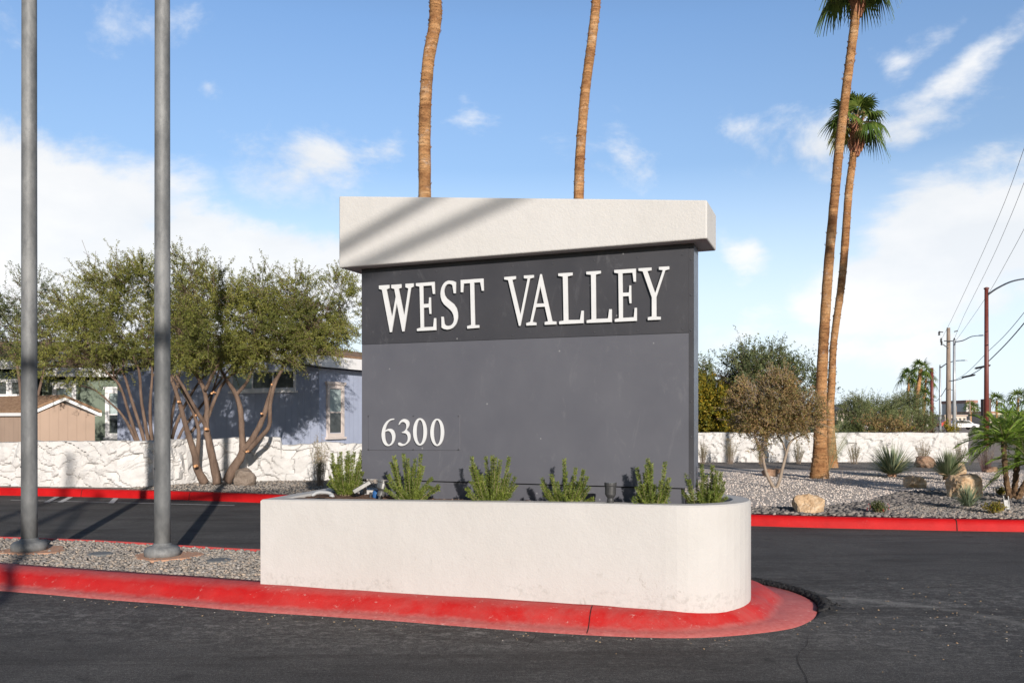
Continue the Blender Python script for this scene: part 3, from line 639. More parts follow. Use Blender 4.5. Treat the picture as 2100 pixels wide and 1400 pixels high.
# water valve lids in the island gravel
for (px, py) in [(450, 1145), (205, 1132)]:
    g = G(px, py, .16); mb = MB(); mb.lathe(g+U*.0, [(.12, -.05), (.12, -.012), (.105, -.006), (.02, -.006)], 24)
    tag(mb.build('valve_cover', simple('grey_plastic_lid'+str(px), (.13, .14, .14), (.2, .2, .2), 10), loc=g), 'round grey valve lid in the gravel '+('right of the nearer pole' if px == 450 else 'between the two poles'), 'valve cover')

# ------------------------------------------------------------ rosemary
def blades(C, D, Nn, L, Wd):
    """numpy leaf quads: centres base C, direction D, width vector Nn (unit), length, width"""
    L = L[:, None]; Wd = Wd[:, None]
    a = C-Nn*Wd*.3; b = C+D*L*.5-Nn*Wd*.5; c = C+D*L; d = C+D*L*.5+Nn*Wd*.5
    V = np.stack([a, b, c, d], 1).reshape(-1, 3); Fc = np.arange(len(V)).reshape(-1, 4); return V, Fc
def unit(a): return a/np.maximum(np.linalg.norm(a, axis=-1, keepdims=True), 1e-9)
def rosemary(px, py, Y, label, sprigs, seed, group='rosemary shrubs in the planter'):
    base = At(px, py, Y); base.z = .825; e = empty('rosemary_bush', base, label, 'rosemary', group)
    rg = np.random.default_rng(seed); C, D = [], []; mb = MB()
    s = Y/F
    for (dx, top, bx, curl) in sprigs:  # tip dx px, tip px above base, lateral base px
        for rep in range(2):
            if rep: dx, top, bx = dx+rg.uniform(-9, 9), top*rg.uniform(.5, .85), bx+rg.uniform(-5, 5)
            y0 = rg.uniform(-.07, .07); p0 = base+Vector((bx*s, y0*.5, 0)); p2 = base+Vector((dx*s, y0*1.4, top*s)); p1 = p0.lerp(p2, .45)+Vector(((dx-bx)*s*.18, 0, .02*(1 if curl == 0 else 3)))
            n = max(5, int((p2-p0).length/.02)); pts = []
            for k in range(n+1):
                t = k/n; q = p0*(1-t)**2+p1*2*t*(1-t)+p2*t*t
                if curl: q = q+Vector((0, 0, -curl*t**3))
                pts.append(q)
            mb.tube(pts, [.0035*(1-.6*k/n) for k in range(n+1)], 5)
            A = np.array([tuple(p) for p in pts]); m = int(n*38)
            t = rg.uniform(.06, 1, m)*n; i = np.minimum(t.astype(int), n-1); f = (t-i)[:, None]
            pos = A[i]*(1-f)+A[i+1]*f; tan = unit(A[i+1]-A[i]); rnd = rg.normal(size=(m, 3)); side = unit(rnd-tan*(rnd*tan).sum(1, keepdims=True))
            C.append(pos); D.append(unit(side*rg.uniform(.8, 1.3, (m, 1))+tan*.6))
    # ground skirt of short shoots
    for _ in range(26):
        a = rg.uniform(0, 6.28); p0 = np.array(base)+np.array([math.cos(a)*.02, math.sin(a)*.02, .0]); dd = unit(np.array([math.cos(a)*rg.uniform(.3, 1.1), math.sin(a)*.6, rg.uniform(.4, 1.2)])); ln = rg.uniform(.08, .17)
        m = 90; t = rg.uniform(.1, 1, m)[:, None]; pos = p0+dd*ln*t; rnd = rg.normal(size=(m, 3)); side = unit(rnd-dd*(rnd*dd).sum(1, keepdims=True)); C.append(pos); D.append(unit(side+dd*.8))
    C = np.concatenate(C); D = np.concatenate(D); rnd = rg.normal(size=C.shape); Nn = unit(np.cross(D, rnd)); m = len(C)
    V, Fc = blades(C, D, Nn, rg.uniform(.017, .029, m), rg.uniform(.0032, .0050, m))
    mk('foliage', V, Fc, M['rosemary'], e); mb.build('stems', M['rostem'], e)
rosemary(712, 1018, 7.55, 'bushy square rosemary left of the sign beside the white conduit', [(-28, 88, -12, 0), (-18, 80, -10, 0), (-10, 90, -4, 0), (-3, 82, -2, 0), (4, 92, 0, 0), (10, 84, 3, 0), (17, 90, 5, 0), (26, 92, 8, 0), (30, 74, 10, 0), (-32, 60, -14, 0), (34, 50, 12, 0), (-36, 40, -8, 0), (0, 70, 0, 0), (20, 70, 6, 0), (-22, 64, -8, 0)], 11)
rosemary(845, 1024, 6.95, 'rosemary under the 6300 plate with one arching drooping sprig', [(-35, 95, -14, 0), (-20, 99, -6, 0), (-8, 90, -2, 0), (4, 88, 0, 0), (18, 99, 6, 0), (-44, 82, -16, 0), (0, 70, 0, 0), (56, 30, 12, -.02), (40, 58, 10, .04), (-48, 40, -12, .0), (-30, 30, -10, 0), (14, 66, 4, 0)], 12)
rosemary(1008, 1028, 6.72, 'densest rosemary with many upright sprigs, third from the left', [(-42, 98, -18, 0), (-30, 70, -14, 0), (-12, 98, -6, 0), (2, 102, 0, 0), (8, 98, 3, 0), (18, 92, 6, 0), (36, 98, 16, 0), (48, 58, 22, 0), (-50, 36, -16, 0), (-22, 62, -10, 0), (28, 54, 12, 0), (-4, 60, -2, 0), (44, 34, 16, 0), (-34, 84, -12, 0)], 13)
rosemary(1160, 1030, 6.55, 'open spreading rosemary with one tall centre sprig below bare panel', [(-2, 98, 0, 0), (22, 80, 8, 0), (38, 76, 16, 0), (-30, 68, -10, 0), (-48, 58, -18, 0), (44, 62, 18, 0), (10, 50, 6, 0), (-16, 50, -8, 0), (54, 20, 16, 0), (30, 54, 10, 0), (-38, 34, -12, 0)], 14)
rosemary(1338, 1032, 6.36, 'tall narrow rosemary right of the black bullet spotlight', [(-8, 104, -4, 0), (-14, 92, -8, 0), (-2, 96, -2, 0), (26, 98, 12, 0), (32, 58, 16, 0), (-24, 54, -10, 0), (14, 60, 6, 0), (-18, 36, -6, 0), (20, 40, 8, 0), (-28, 84, -10, 0)], 15)
rosemary(1452, 1026, 6.55, 'rosemary at the rounded right end of the planter past the sign', [(-12, 88, -6, 0), (6, 86, 2, 0), (24, 72, 12, 0), (18, 60, 8, 0), (-22, 56, -10, 0), (-4, 66, -2, 0), (28, 40, 10, 0), (12, 76, 6, 0), (-46, 70, -30, 0), (-52, 34, -26, 0)], 16)

# ------------------------------------------------------------ white stone walls
def stone_wall(name, P, Hf, label, step, th=.28, amp=.065, seed=0, zb=.10):
    P = [Vector((p[0], p[1], 0)) for p in P]; S_ = [0]
    for a, b in zip(P, P[1:]): S_.append(S_[-1]+(b-a).length)
    n = int(S_[-1]/step); nz = int(1.1/step); V = []; Fc = []
    def at(s):
        for i in range(len(P)-1):
            if s <= S_[i+1]+1e-6: t = (s-S_[i])/(S_[i+1]-S_[i]); return P[i].lerp(P[i+1], t), (P[i+1]-P[i]).normalized()
        return P[-1], (P[-1]-P[-2]).normalized()
    for i in range(n+1):
        s = S_[-1]*i/n; p, d = at(s); nr = Vector((d.y, -d.x, 0)); H = Hf(s, p)+(.05*noise.noise(Vector((s*1.3, seed, 0)))+.03*noise.noise(Vector((s*5, seed, 9))))*(1 if seed == 1 else .35)
        for j in range(nz+1):
            z = zb+(H-zb)*j/nz
            q = Vector((s*1.0+.55*noise.noise(Vector((s*1.1, z*1.6, seed+4))), z*1.35+.5*noise.noise(Vector((s*1.2, z*1.4, seed+8))), seed*3.1))*4.2
            dist, pt = noise.voronoi(q); e_ = dist[1]-dist[0]; c = pt[0]
            hh = noise.cell(c*7.3); h2 = noise.cell(c*3.7+Vector((5, 1, 2))); tilt = (q-c).dot(Vector((h2-.5, hh-.5, 0)))*1.3
            h = amp*(min(1, e_*9)*.28+.55*hh+tilt*.6)+.03*noise.noise(Vector((s*6, z*6, seed)))+.035*noise.noise(Vector((s*1.5, z*2, seed+1)))
            V.append(p+nr*(h)+U*z)
        V.append(p-nr*th*.3+U*(H+.01)); V.append(p-nr*th+U*(H-.02)); V.append(p-nr*th+U*zb)
    m = nz+4
    for i in range(n):
        for j in range(m-1): Fc.append((i*m+j, (i+1)*m+j, (i+1)*m+j+1, i*m+j+1))
    Fc.append(tuple(range(m-1, -1, -1))); Fc.append(tuple(n*m+j for j in range(m)))
    o = recalc(mk(name, V, Fc, M['wallwhite'], loc=P[len(P)//2])); o.data.polygons.foreach_set('use_smooth', [False]*len(Fc))
    return tag(o, label, 'wall')
def Hleft(s, p):
    px = 1050+F*p.x/p.y; top = 905 if px < 240 else (905-(px-240)*.03 if px < 560 else 896)
    if px > 576: top = 911-(px-576)*.02
    return CH-(top-HZ)/F*p.y
LW = [(-17.5, 18.3), (-10.4, 17.35), (-7.85, 16.95), (-7.35, 17.1), (-6.75, 18.2), (-5.2, 18.75), (-3.3, 19.1), (-1.2, 19.8)]
stone_wall('stone_wall', LW, Hleft, 'white painted flagstone wall behind the left kerb with a step near the twin trunks', .032, seed=1)
RW = [(3.2, 26.6), (5.9, 27.2), (10, 27.3), (14.75, 27.6)]
stone_wall('stone_wall', RW, lambda s, p: CH-(887-HZ)/F*p.y, 'white painted stone wall behind the gravel garden and palms on the right', .05, amp=.05, seed=2)

# ------------------------------------------------------------ houses
class Frame:
    def __init__(s, C, a, b): s.C = Vector((C[0], C[1], 0)); s.a = Vector((*a, 0)).normalized(); s.b = Vector((*b, 0)).normalized()
    def p(s, u, v, z): return s.C+s.a*u+s.b*v+U*z
def fbox(mb, fr, u0, u1, v0, v1, z0, z1): mb.hexa([fr.p(u0, v0, z0), fr.p(u1, v0, z0), fr.p(u1, v1, z0), fr.p(u0, v1, z0), fr.p(u0, v0, z1), fr.p(u1, v0, z1), fr.p(u1, v1, z1), fr.p(u0, v1, z1)])
def window(fr, parent, face, s0, s1, z0, z1, panes, trim=.09, cap=True, tm='trim', kinds=None):
    # face 'u': wall v=0, runs along u ; face 'v': wall u=0 runs along v
    def bx(mb, a0, a1, d0, d1, c0, c1):
        if face == 'u': fbox(mb, fr, a0, a1, -d1, -d0, c0, c1)
        else: fbox(mb, fr, -d1, -d0, a0, a1, c0, c1)
    mb = MB()
    bx(mb, s0-trim, s0, .001, .045, z0-trim, z1+trim); bx(mb, s1, s1+trim, .001, .045, z0-trim, z1+trim)
    bx(mb, s0+.001, s1-.001, .001, .042, z1, z1+trim); bx(mb, s0+.001, s1-.001, .001, .042, z0-trim, z0)
    if cap: bx(mb, s0-trim-.05, s1+trim+.05, .001, .07, z1+trim+.002, z1+trim+.08)
    w = recalc(mb.build('window', M[tm], parent)); WL[w] = WL[parent]
    mb = MB(); bx(mb, s0-trim-.05, s1+trim+.05, .001, .08, z0-trim-.06, z0-trim-.002); recalc(mb.build('sill', M[tm], w))
    if panes[0] == 'h':   # side by side
        k = panes[1]
        for i in range(k):
            a0 = s0+(s1-s0)*i/k+.02; a1 = s0+(s1-s0)*(i+1)/k-.02; mb = MB(); bx(mb, a0, a1, .002, .016, z0+.02, z1-.02); recalc(mb.build('pane', M[(kinds or ['winglass']*9)[i]], w))
        for i in range(1, k):
            a = s0+(s1-s0)*i/k; mb = MB(); bx(mb, a-.019, a+.019, .002, .03, z0+.001, z1-.001); recalc(mb.build('mullion', M[tm], w))
    else:
        zm = z0+(z1-z0)*.47
        for q0, q1, kk in ((z0+.02, zm-.02, (kinds or ['winglass', 'blind'])[0]), (zm+.02, z1-.02, (kinds or ['winglass', 'blind'])[1])):
            mb = MB(); bx(mb, s0+.02, s1-.02, .002, .016, q0, q1); recalc(mb.build('pane', M[kk], w))
        mb = MB(); bx(mb, s0+.001, s1-.001, .002, .03, zm-.02, zm+.02); recalc(mb.build('mullion', M[tm], w))
def house(name, label, fr, LU, LV, zw, zf, rise, ridge, colr, trim='trim', over=.3, fas=.28, cat='house', g=None):
    """walls over u 0..LU, v 0..LV; ridge 'v' = ridge runs along v (gable on v=0 face), 'u' the other way"""
    e = empty(name, fr.p(LU/2, LV/2, .1), label, cat, g); mu = siding(name+'_siding_u', colr, fr.a); mv = siding(name+'_siding_v', colr, fr.b)
    mb = MB()
    if ridge == 'v':
        A = [(0, .1), (LU, .1), (LU, zw), (LU/2, zw+rise*.92), (0, zw)]
        V = [fr.p(u, 0, z) for u, z in A]+[fr.p(u, LV, z) for u, z in A]
    else:
        A = [(0, .1), (LV, .1), (LV, zw), (LV/2, zw+rise*.92), (0, zw)]
        V = [fr.p(0, v, z) for v, z in A]+[fr.p(LU, v, z) for v, z in A]
    n = 5; Fc = [tuple(range(n)), tuple(range(2*n-1, n-1, -1))]; mbf = [(k, (k+1) % n, (k+1) % n+n, k+n) for k in range(n)]
    mb.add(V, Fc); mb.m = 1; mb.V = V; mb.F = Fc+mbf; mb.M = [0, 0]+[1]*n
    o = recalc(mb.build('wall', [mu, mv] if ridge == 'v' else [mv, mu], e))
    # roof slabs + fascia
    for sgn in (0, 1):
        rb = MB(); fb = MB(); W = LU if ridge == 'v' else LV; Lg = LV if ridge == 'v' else LU
        x0 = -over if sgn == 0 else W+over; xm = W/2; sl_ = rise/(W/2); z0 = zf-sl_*over*0; zr = zf+rise+sl_*over
        def q(x, y, z): return fr.p(x, y, z) if ridge == 'v' else fr.p(y, x, z)
        P = [q(x0, -over, z0), q(xm, -over, zr), q(xm, Lg+over, zr), q(x0, Lg+over, z0)]
        rb.hexa([p+U*.012 for p in P]+[p+U*.07 for p in P]); r_ = recalc(rb.build('roof', M['shingle'], e)); WL[r_] = WL[e]
        # eave fascia and rake boards
        P2 = [q(x0, -over, z0-fas), q(x0, Lg+over, z0-fas), q(x0+(.04 if sgn == 0 else -.04), Lg+over, z0-fas), q(x0+(.04 if sgn == 0 else -.04), -over, z0-fas)]
        fb.hexa([*P2, *[p+U*(fas+.008) for p in P2]])
        for yy in (-over, Lg+over-.04):
            P3 = [q(x0, yy, z0-fas), q(xm, yy, zr-fas), q(xm, yy+.04, zr-fas), q(x0, yy+.04, z0-fas)]
            P3 = [p+(q(.045 if sgn == 0 else -.045, 0, 0)-q(0, 0, 0))*(1 if k in (0, 3) else 0) for k, p in enumerate(P3)]
            fb.hexa([*P3, *[p+U*(fas+.005) for p in P3]])
        recalc(fb.build('fascia', M[trim], e))
        sb = MB(); P4 = [q(x0, -over+.045, z0-.05), q(x0, Lg+over-.045, z0-.05), q(xm, Lg+over-.045, zr-.05), q(xm, -over+.045, zr-.05)]
        P4[0] += q(.045 if sgn == 0 else -.045, 0, 0)-q(0, 0, 0); P4[1] += q(.045 if sgn == 0 else -.045, 0, 0)-q(0, 0, 0)
        sb.hexa([*P4, *[p+U*.02 for p in P4]]); recalc(sb.build('soffit', M[trim], e))
    return e
fb_ = Frame((-4.97, 22.0), (-.906, .42), (.42, .906))
blue = house('blue_house', 'blue sided mobile home with brown roof behind the mesquites', fb_, 7.3, 11, 2.82, 3.12, .62, 'v', (.35, .39, .50))
# photo: horizontal window px 470-605, y 762-800; tall window px 668-703
def u_at(fr, px, along):  # distance along a face where it meets the photo column
    k = (px-1050)/F; C = fr.C; d = fr.a if along == 'u' else fr.b
    return (k*C.y-C.x)/(d.x-k*d.y)
def z_at(fr, s, py, along):
    d = fr.a if along == 'u' else fr.b; Y = (fr.C+d*s).y; return CH+(HZ-py)/F*Y
a1, a0 = u_at(fb_, 478, 'u'), u_at(fb_, 604, 'u'); zc = z_at(fb_, (a0+a1)/2, 781, 'u')
window(fb_, blue, 'u', a0, a1, zc-.20, zc+.24, ('h', 3), .06, False, kinds=['winglass', 'winglass', 'blind'])
a0, a1 = u_at(fb_, 671, 'v'), u_at(fb_, 700, 'v'); window(fb_, blue, 'v', a0+.06, a1-.02, z_at(fb_, a0, 888, 'v'), z_at(fb_, a0, 796, 'v'), ('v', 2), .10, True, 'beigetrim', kinds=['winglass', 'blind'])
fg = Frame((-15.2, 27.6), (.985, .17), (-.17, .985))
green = house('green_house', 'sage green mobile home with white trimmed windows left of the blue house', fg, 9, 9, 2.78, 3.16, .85, 'u', (.155, .19, .145))
for p0, p1, y0, y1 in ((117, 148, 838, 797), (225, 243, 888, 806)):
    a0, a1 = u_at(fg, p0, 'u'), u_at(fg, p1, 'u'); window(fg, green, 'u', a0, a1, z_at(fg, a0, y0, 'u'), z_at(fg, a0, y1, 'u'), ('v', 2), .13, True, kinds=['winglass', 'blind'])
fd_ = Frame((-24.5, 25.4), (.99, .10), (-.10, .99))
dgr = house('dark_green_house', 'dark green mobile home with white fascia at the far left edge', fd_, 9.4, 10, 2.95, 3.32, .9, 'u', (.055, .075, .065))
for p0, p1 in ((-8, 14), (26, 42)):
    a0, a1 = u_at(fd_, p0, 'u'), u_at(fd_, p1, 'u'); window(fd_, dgr, 'u', a0, a1, z_at(fd_, a0, 808, 'u'), z_at(fd_, a0, 784, 'u'), ('h', 1), .10, False, kinds=['winglass'])
fs_ = Frame((-11.95, 20.9), (.93, .36), (-.36, .93))
shed_f = Frame((-11.75, 21.0), (.94, .34), (-.80, .60))
shed = house('garden_shed', 'small peach garden shed with brown gable roof behind the white wall', Frame((-11.88, 21.0), (.94, .34), (-.86, .51)), 1.46, 5.0, 1.60, 1.66, .34, 'v', (.36, .262, .20), 'trim', .10, .07, 'shed')
# far green lot fill behind trees
# ------------------------------------------------------------ trees
def grow_leaves(blobs, rg, n_tw, leaf_l, leaf_w, per, tw_len, org, thr=-.12, nsc=1.3, up=.35, droop=0, spread=.9):
    """twigs inside ellipsoid blobs [(centre, rx, ry, rz)], leaves along each twig; returns leaf V,F and twig segments"""
    vol = np.array([b[1]*b[2]*b[3] for b in blobs])**.75; vol = vol/vol.sum(); C = []; D = []; tw = []
    for bi, (c, rx, ry, rz) in enumerate(blobs):
        k = int(n_tw*vol[bi]); c = np.array(c); made = 0; tries = 0
        while made < k and tries < k*6:
            tries += 1; v = unit(rg.normal(size=3)); r = rg.uniform(.25, 1)**.55*(rg.uniform(1.1, 1.38) if rg.random() < .10 else 1)
            p = c+v*r*np.array([rx, ry, rz])
            if noise.noise(Vector(p*nsc)) < thr: continue
            made += 1; out = unit(v*np.array([1, 1, .8])+np.array([0, 0, up])+rg.normal(size=3)*.45)
            L = tw_len*rg.uniform(.4, 1.6); tw.append((p, p+out*L)); m = per; t = rg.uniform(0, 1, (m, 1)); pos = p+out*L*t; pos[:, 2] -= droop*(t[:, 0]**2)*L
            C.append(pos+rg.normal(size=(m, 3))*.015); D.append(unit(out*.6+rg.normal(size=(m, 3))*spread))
    C = np.concatenate(C); D = np.concatenate(D); Nn = unit(np.cross(D, rg.normal(size=C.shape))); m = len(C)
    V, Fc = blades(C, D, Nn, leaf_l*rg.uniform(.6, 1.3, m), leaf_w*rg.uniform(.7, 1.3, m)); return V, Fc, tw
def tree(name, label, cat, Y, base, trunks, blobs, leafm, seed, n_tw, ll=.05, lw=.018, per=26, tl=.42, group=None, bark='bark', cuts=(), thr=-.12, nsc=1.3, up=.35, tr=6, bz=None, tk=.8):
    """trunks: list of polylines [(px,py,dy,r_px)...]; blobs: [(px,py,dy,rx_px,ry_px,depth_m)]"""
    b = At(base[0], base[1], Y) if bz is None else Vector(((base[0]-1050)/F*Y, Y, bz)); e = empty(name, b, label, cat, group); rg = np.random.default_rng(seed); s = Y/F
    mb = MB(); tips = []
    for T in trunks:
        P = [tuple(At(x, y, Y+dy))+(r*s*tk,) for x, y, dy, r in T]; Q = catmull(P, 5)
        mb.tube([q[:3] for q in Q], [max(.006, q[3]) for q in Q], 8, True, .08); tips.append((Vector(Q[-1][:3]), Q[-1][3])); tips += [(Vector(q[:3]), q[3]*.8) for q in Q[len(Q)//2::4]]
    BL = [(At(x, y, Y+dy), rx*s, rd, ry*s) for x, y, dy, rx, ry, rd in blobs]
    V, Fc, tw = grow_leaves(BL, rg, n_tw, ll, lw, per, tl, b, thr, nsc, up)
    for c, rx, rd, ry in BL:
        tip, r0 = min(tips, key=lambda t: (t[0]-c).length+max(0, t[0].z-c.z)*3)
        for k in range(3):
            c2 = c+Vector((rg.uniform(-.5, .5)*rx, rg.uniform(-.5, .5)*rd, rg.uniform(-.2, .6)*ry)); mid = tip.lerp(c2, .5)+Vector((rg.uniform(-.15, .15), rg.uniform(-.15, .15), rg.uniform(-.05, .2)))
            P = [tip, tip.lerp(mid, .5)+Vector((0, 0, .03)), mid, mid.lerp(c2, .5)+Vector((rg.uniform(-.08, .08), 0, .05)), c2]; r1 = min(r0, .045); mb.tube(P, [r1, r1*.8, r1*.6, r1*.42, r1*.2], 6)
            tips.append((mid, r1*.6))
            for _ in range(tr):
                t_ = P[rg.integers(2, 5)]; d_ = Vector(rg.normal(size=3)*np.array([rx, rd, ry])*.55)+Vector((0, 0, ry*.3)); c3 = c+d_
                mb.tube([t_, t_.lerp(c3, .5)+Vector(rg.normal(size=3)*.06), c3], [r1*.3, r1*.2, .004], 4)
    mb.build('trunk', M[bark], e, smooth=True)
    mk('crown', V, Fc, M[leafm], e)
    tv = []; tf = []
    ts = np.array([(*a, *c) for a, c in tw]); w = np.array([.004, 0, .003]); A_ = ts[:, :3]; C_ = ts[:, 3:]
    Vt = np.stack([A_-w, A_+w, C_+w*.4, C_-w*.4], 1).reshape(-1, 3); mk('twigs', Vt, np.arange(len(Vt)).reshape(-1, 4), M[bark], e)
    for (px, py, dy, r) in cuts:
        cb = MB(); c = At(px, py, Y+dy); cb.tube([c+Vector((0, .03, 0)), c+Vector((R.uniform(-.02, .02), -.045, R.uniform(-.01, .02)))], [r*s*.85, r*s*.65], 8); cb.build('pruning_cut', M['cut'], e)
    return e
# front mesquite (left of the sign)
tree('mesquite_tree', 'nearest mesquite with pruned bare trunks rising in front of the white wall', 'tree', 17.6, (446, 990), [
    [(420, 990, .1, 12), (404, 960, 0, 10), (400, 935, 0, 9), (383, 880, -.1, 7), (368, 825, -.2, 5.5), (352, 780, -.3, 4.5), (330, 745, -.3, 3)],
    [(403, 945, .05, 7), (407, 905, 0, 5.5), (405, 870, 0, 4.5), (382, 815, .2, 4), (352, 768, .3, 3)],
    [(446, 992, 0, 12), (438, 950, 0, 10.5), (429, 910, 0, 9), (423, 875, 0, 8), (424, 830, 0, 6), (415, 790, .1, 5.5), (392, 752, .2, 5), (375, 715, .2, 4), (368, 690, .2, 3)],
    [(424, 875, 0, 6), (405, 845, -.2, 5), (380, 800, -.4, 4), (360, 768, -.5, 3)],
    [(425, 860, 0, 5), (440, 820, .2, 4.5), (455, 790, .3, 4), (480, 765, .3, 3), (520, 760, .3, 2.5)],
    [(421, 800, 0, 5), (435, 770, -.2, 4), (452, 740, -.2, 3)],
    [(464, 988, .05, 13), (482, 955, .1, 12), (497, 928, .1, 10), (496, 890, .15, 8), (493, 840, .2, 7), (482, 805, .2, 6), (465, 780, .3, 4.5), (450, 750, .3, 3)],
    [(485, 808, .2, 5), (505, 785, .2, 4), (518, 755, .2, 3), (522, 725, .2, 2.5)],
    [(500, 925, .1, 9), (520, 895, .1, 8), (538, 860, .1, 7), (552, 815, .1, 6), (562, 785, .1, 6), (575, 765, .1, 4.5), (590, 735, .1, 3), (635, 715, .1, 2.5)],
    [(508, 925, 0, 7), (535, 895, -.1, 6), (552, 872, -.1, 5.5), (554, 830, -.1, 5), (562, 792, -.1, 4.5), (576, 760, -.1, 4)]],
    [(395, 600, 0, 66, 62, 1.0), (455, 640, -.2, 95, 75, 1.3), (400, 690, 0, 70, 50, 1.1), (520, 660, 0, 90, 70, 1.4), (590, 650, 0, 85, 62, 1.2), (560, 705, -.2, 85, 45, 1.1), (640, 650, .2, 75, 62, 1.1), (690, 640, .2, 55, 52, .9), (655, 690, .2, 70, 32, .9), (450, 715, 0, 75, 38, 1.0), (380, 555, 0, 30, 30, .6), (545, 600, .1, 36, 46, .7), (620, 605, .1, 42, 40, .8), (700, 600, .3, 30, 40, .6), (490, 722, .1, 60, 26, .8), (395, 742, -.2, 45, 22, .7), (550, 728, .1, 60, 18, .8), (455, 752, .2, 50, 20, .7), (640, 712, .1, 60, 18, .7)],
    'mesquite', 21, 3700, .040, .0145, 50, .32, group='mesquite trees by the homes', nsc=1.9, thr=.0, up=.1, cuts=[(402, 955, -.25, 4), (368, 824, -.3, 3), (424, 880, -.15, 4), (405, 851, -.1, 3), (434, 806, 0, 3), (537, 848, -.1, 3), (559, 790, -.1, 2.5), (440, 805, .1, 2.5), (508, 925, -.1, 3)])
tree('mesquite_tree', 'fanning many-stemmed mesquite just behind the white wall by the second pole', 'tree', 20.3, (318, 960), [
    [(300, 960, 0, 9), (275, 895, 0, 7), (250, 850, 0, 5), (225, 825, 0, 3.5), (195, 800, 0, 3), (165, 790, 0, 2.5)],
    [(305, 960, 0, 9), (282, 900, 0, 7), (262, 840, 0, 6), (245, 790, 0, 5), (215, 760, 0, 4), (190, 735, 0, 3)],
    [(310, 960, 0, 9), (292, 890, .2, 7), (270, 820, .2, 6), (255, 770, .3, 5), (235, 735, .3, 3)],
    [(315, 960, 0, 9), (300, 880, -.2, 7), (290, 820, -.2, 6), (285, 760, -.2, 5), (270, 725, -.2, 3)],
    [(318, 960, 0, 9), (310, 890, 0, 7), (308, 830, 0, 6), (312, 760, 0, 4), (300, 715, 0, 3)],
    [(340, 960, 0, 9), (358, 880, 0, 7), (385, 820, 0, 5.5), (415, 775, 0, 4.5), (445, 740, 0, 3)],
    [(345, 960, 0, 8), (372, 885, .3, 6), (410, 835, .3, 5), (445, 790, .3, 4), (475, 750, .3, 3)],
    [(350, 960, 0, 8), (385, 895, -.2, 6), (420, 850, -.2, 5), (440, 790, -.2, 4), (455, 740, -.2, 3)],
    [(338, 960, 0, 8), (350, 870, -.2, 6), (362, 800, -.2, 5), (372, 740, -.2, 4)]],
    [(300, 620, 0, 90, 75, 1.4), (230, 625, 0, 85, 80, 1.4), (180, 690, -.1, 80, 55, 1.2), (260, 700, 0, 90, 45, 1.3), (330, 690, 0, 70, 50, 1.2), (120, 700, 0, 60, 48, 1.0), (240, 570, 0, 50, 42, .9), (300, 570, 0, 40, 32, .8), (440, 690, .4, 75, 55, 1.2), (150, 640, .2, 60, 45, 1.0), (350, 620, .5, 60, 60, 1.2), (160, 748, -.2, 70, 30, .9), (90, 745, -.1, 50, 30, .8), (245, 748, .1, 50, 20, .8), (335, 742, .3, 50, 22, .8)],
    'mesquite', 22, 3000, .044, .016, 48, .36, group='mesquite trees by the homes', bz=.14, tk=.52, nsc=1.7, thr=.04, up=.1)
tree('mesquite_tree', 'wispy bluish mesquite at the far left edge above the shed', 'tree', 24, (40, 940), [
    [(40, 940, 0, 7), (45, 850, 0, 5), (40, 780, 0, 4), (30, 720, 0, 3)], [(44, 930, 0, 6), (70, 840, 0, 4), (90, 760, 0, 3), (100, 700, 0, 2)]],
    [(20, 690, 0, 55, 45, 1.0), (80, 640, 0, 55, 45, 1.0), (30, 620, 0, 50, 38, 1.0), (100, 700, 0, 60, 40, 1.0), (-30, 650, 0, 60, 60, 1.2), (60, 600, 0, 40, 26, .7), (0, 720, 0, 50, 25, .9)],
    'mesquite_blue', 23, 1050, .050, .018, 40, .5, group='mesquite trees by the homes', thr=-.05, bz=.14)
# right: small olive-brown tree with V trunk
tree('small_tree', 'small brown-leaved tree with a V shaped trunk in the pale gravel', 'tree', 16.9, (1590, 1002), [
    [(1590, 1003, 0, 4.5), (1583, 993, 0, 4.5), (1570, 965, 0, 4), (1562, 925, 0, 3.5), (1550, 900, 0, 3), (1543, 880, 0, 2.5), (1540, 850, 0, 2)],
    [(1588, 1003, 0, 4.5), (1596, 993, 0, 4.5), (1606, 955, 0, 4), (1614, 925, 0, 3.5), (1622, 905, 0, 3), (1640, 893, 0, 2.2), (1655, 885, 0, 1.5)],
    [(1613, 928, 0, 3), (1604, 905, .1, 2.6), (1594, 888, .1, 2), (1600, 860, .1, 1.6)], [(1563, 925, 0, 3), (1568, 905, -.1, 2.4), (1580, 880, -.1, 1.8)]],
    [(1545, 835, 0, 45, 45, .6), (1590, 815, 0, 45, 45, .6), (1630, 840, 0, 45, 42, .6), (1560, 870, 0, 40, 25, .5), (1612, 872, 0, 45, 24, .5), (1520, 855, 0, 26, 30, .4), (1655, 860, 0, 26, 34, .4), (1532, 800, 0, 16, 25, .3), (1610, 785, 0, 22, 22, .3), (1563, 915, -.1, 12, 14, .15)],
    'brownleaf', 31, 2100, .042, .017, 22, .2, bark='twig', tr=8, nsc=2.6, thr=-.08)
tree('mesquite_tree', 'tall feathery mesquite behind the right wall beyond the yellow hedge', 'tree', 38, (1560, 900), [
    [(1555, 895, 0, 5), (1550, 840, 0, 4), (1530, 780, 0, 3), (1520, 740, 0, 2)], [(1560, 895, 0, 5), (1575, 840, 0, 4), (1590, 780, 0, 3), (1600, 750, 0, 2)]],
    [(1520, 768, 0, 50, 36, 1.6), (1480, 782, 0, 42, 28, 1.4), (1570, 764, 0, 55, 34, 1.8), (1620, 776, 0, 48, 30, 1.6), (1650, 785, 0, 26, 26, 1.0), (1530, 728, 0, 16, 26, .8), (1590, 734, 0, 26, 14, .8), (1560, 800, 0, 90, 45, 2), (1455, 775, 0, 22, 26, .9)],
    'mesquite_blue', 32, 1700, .12, .040, 22, .7, thr=-.05, nsc=.8, bz=.1)
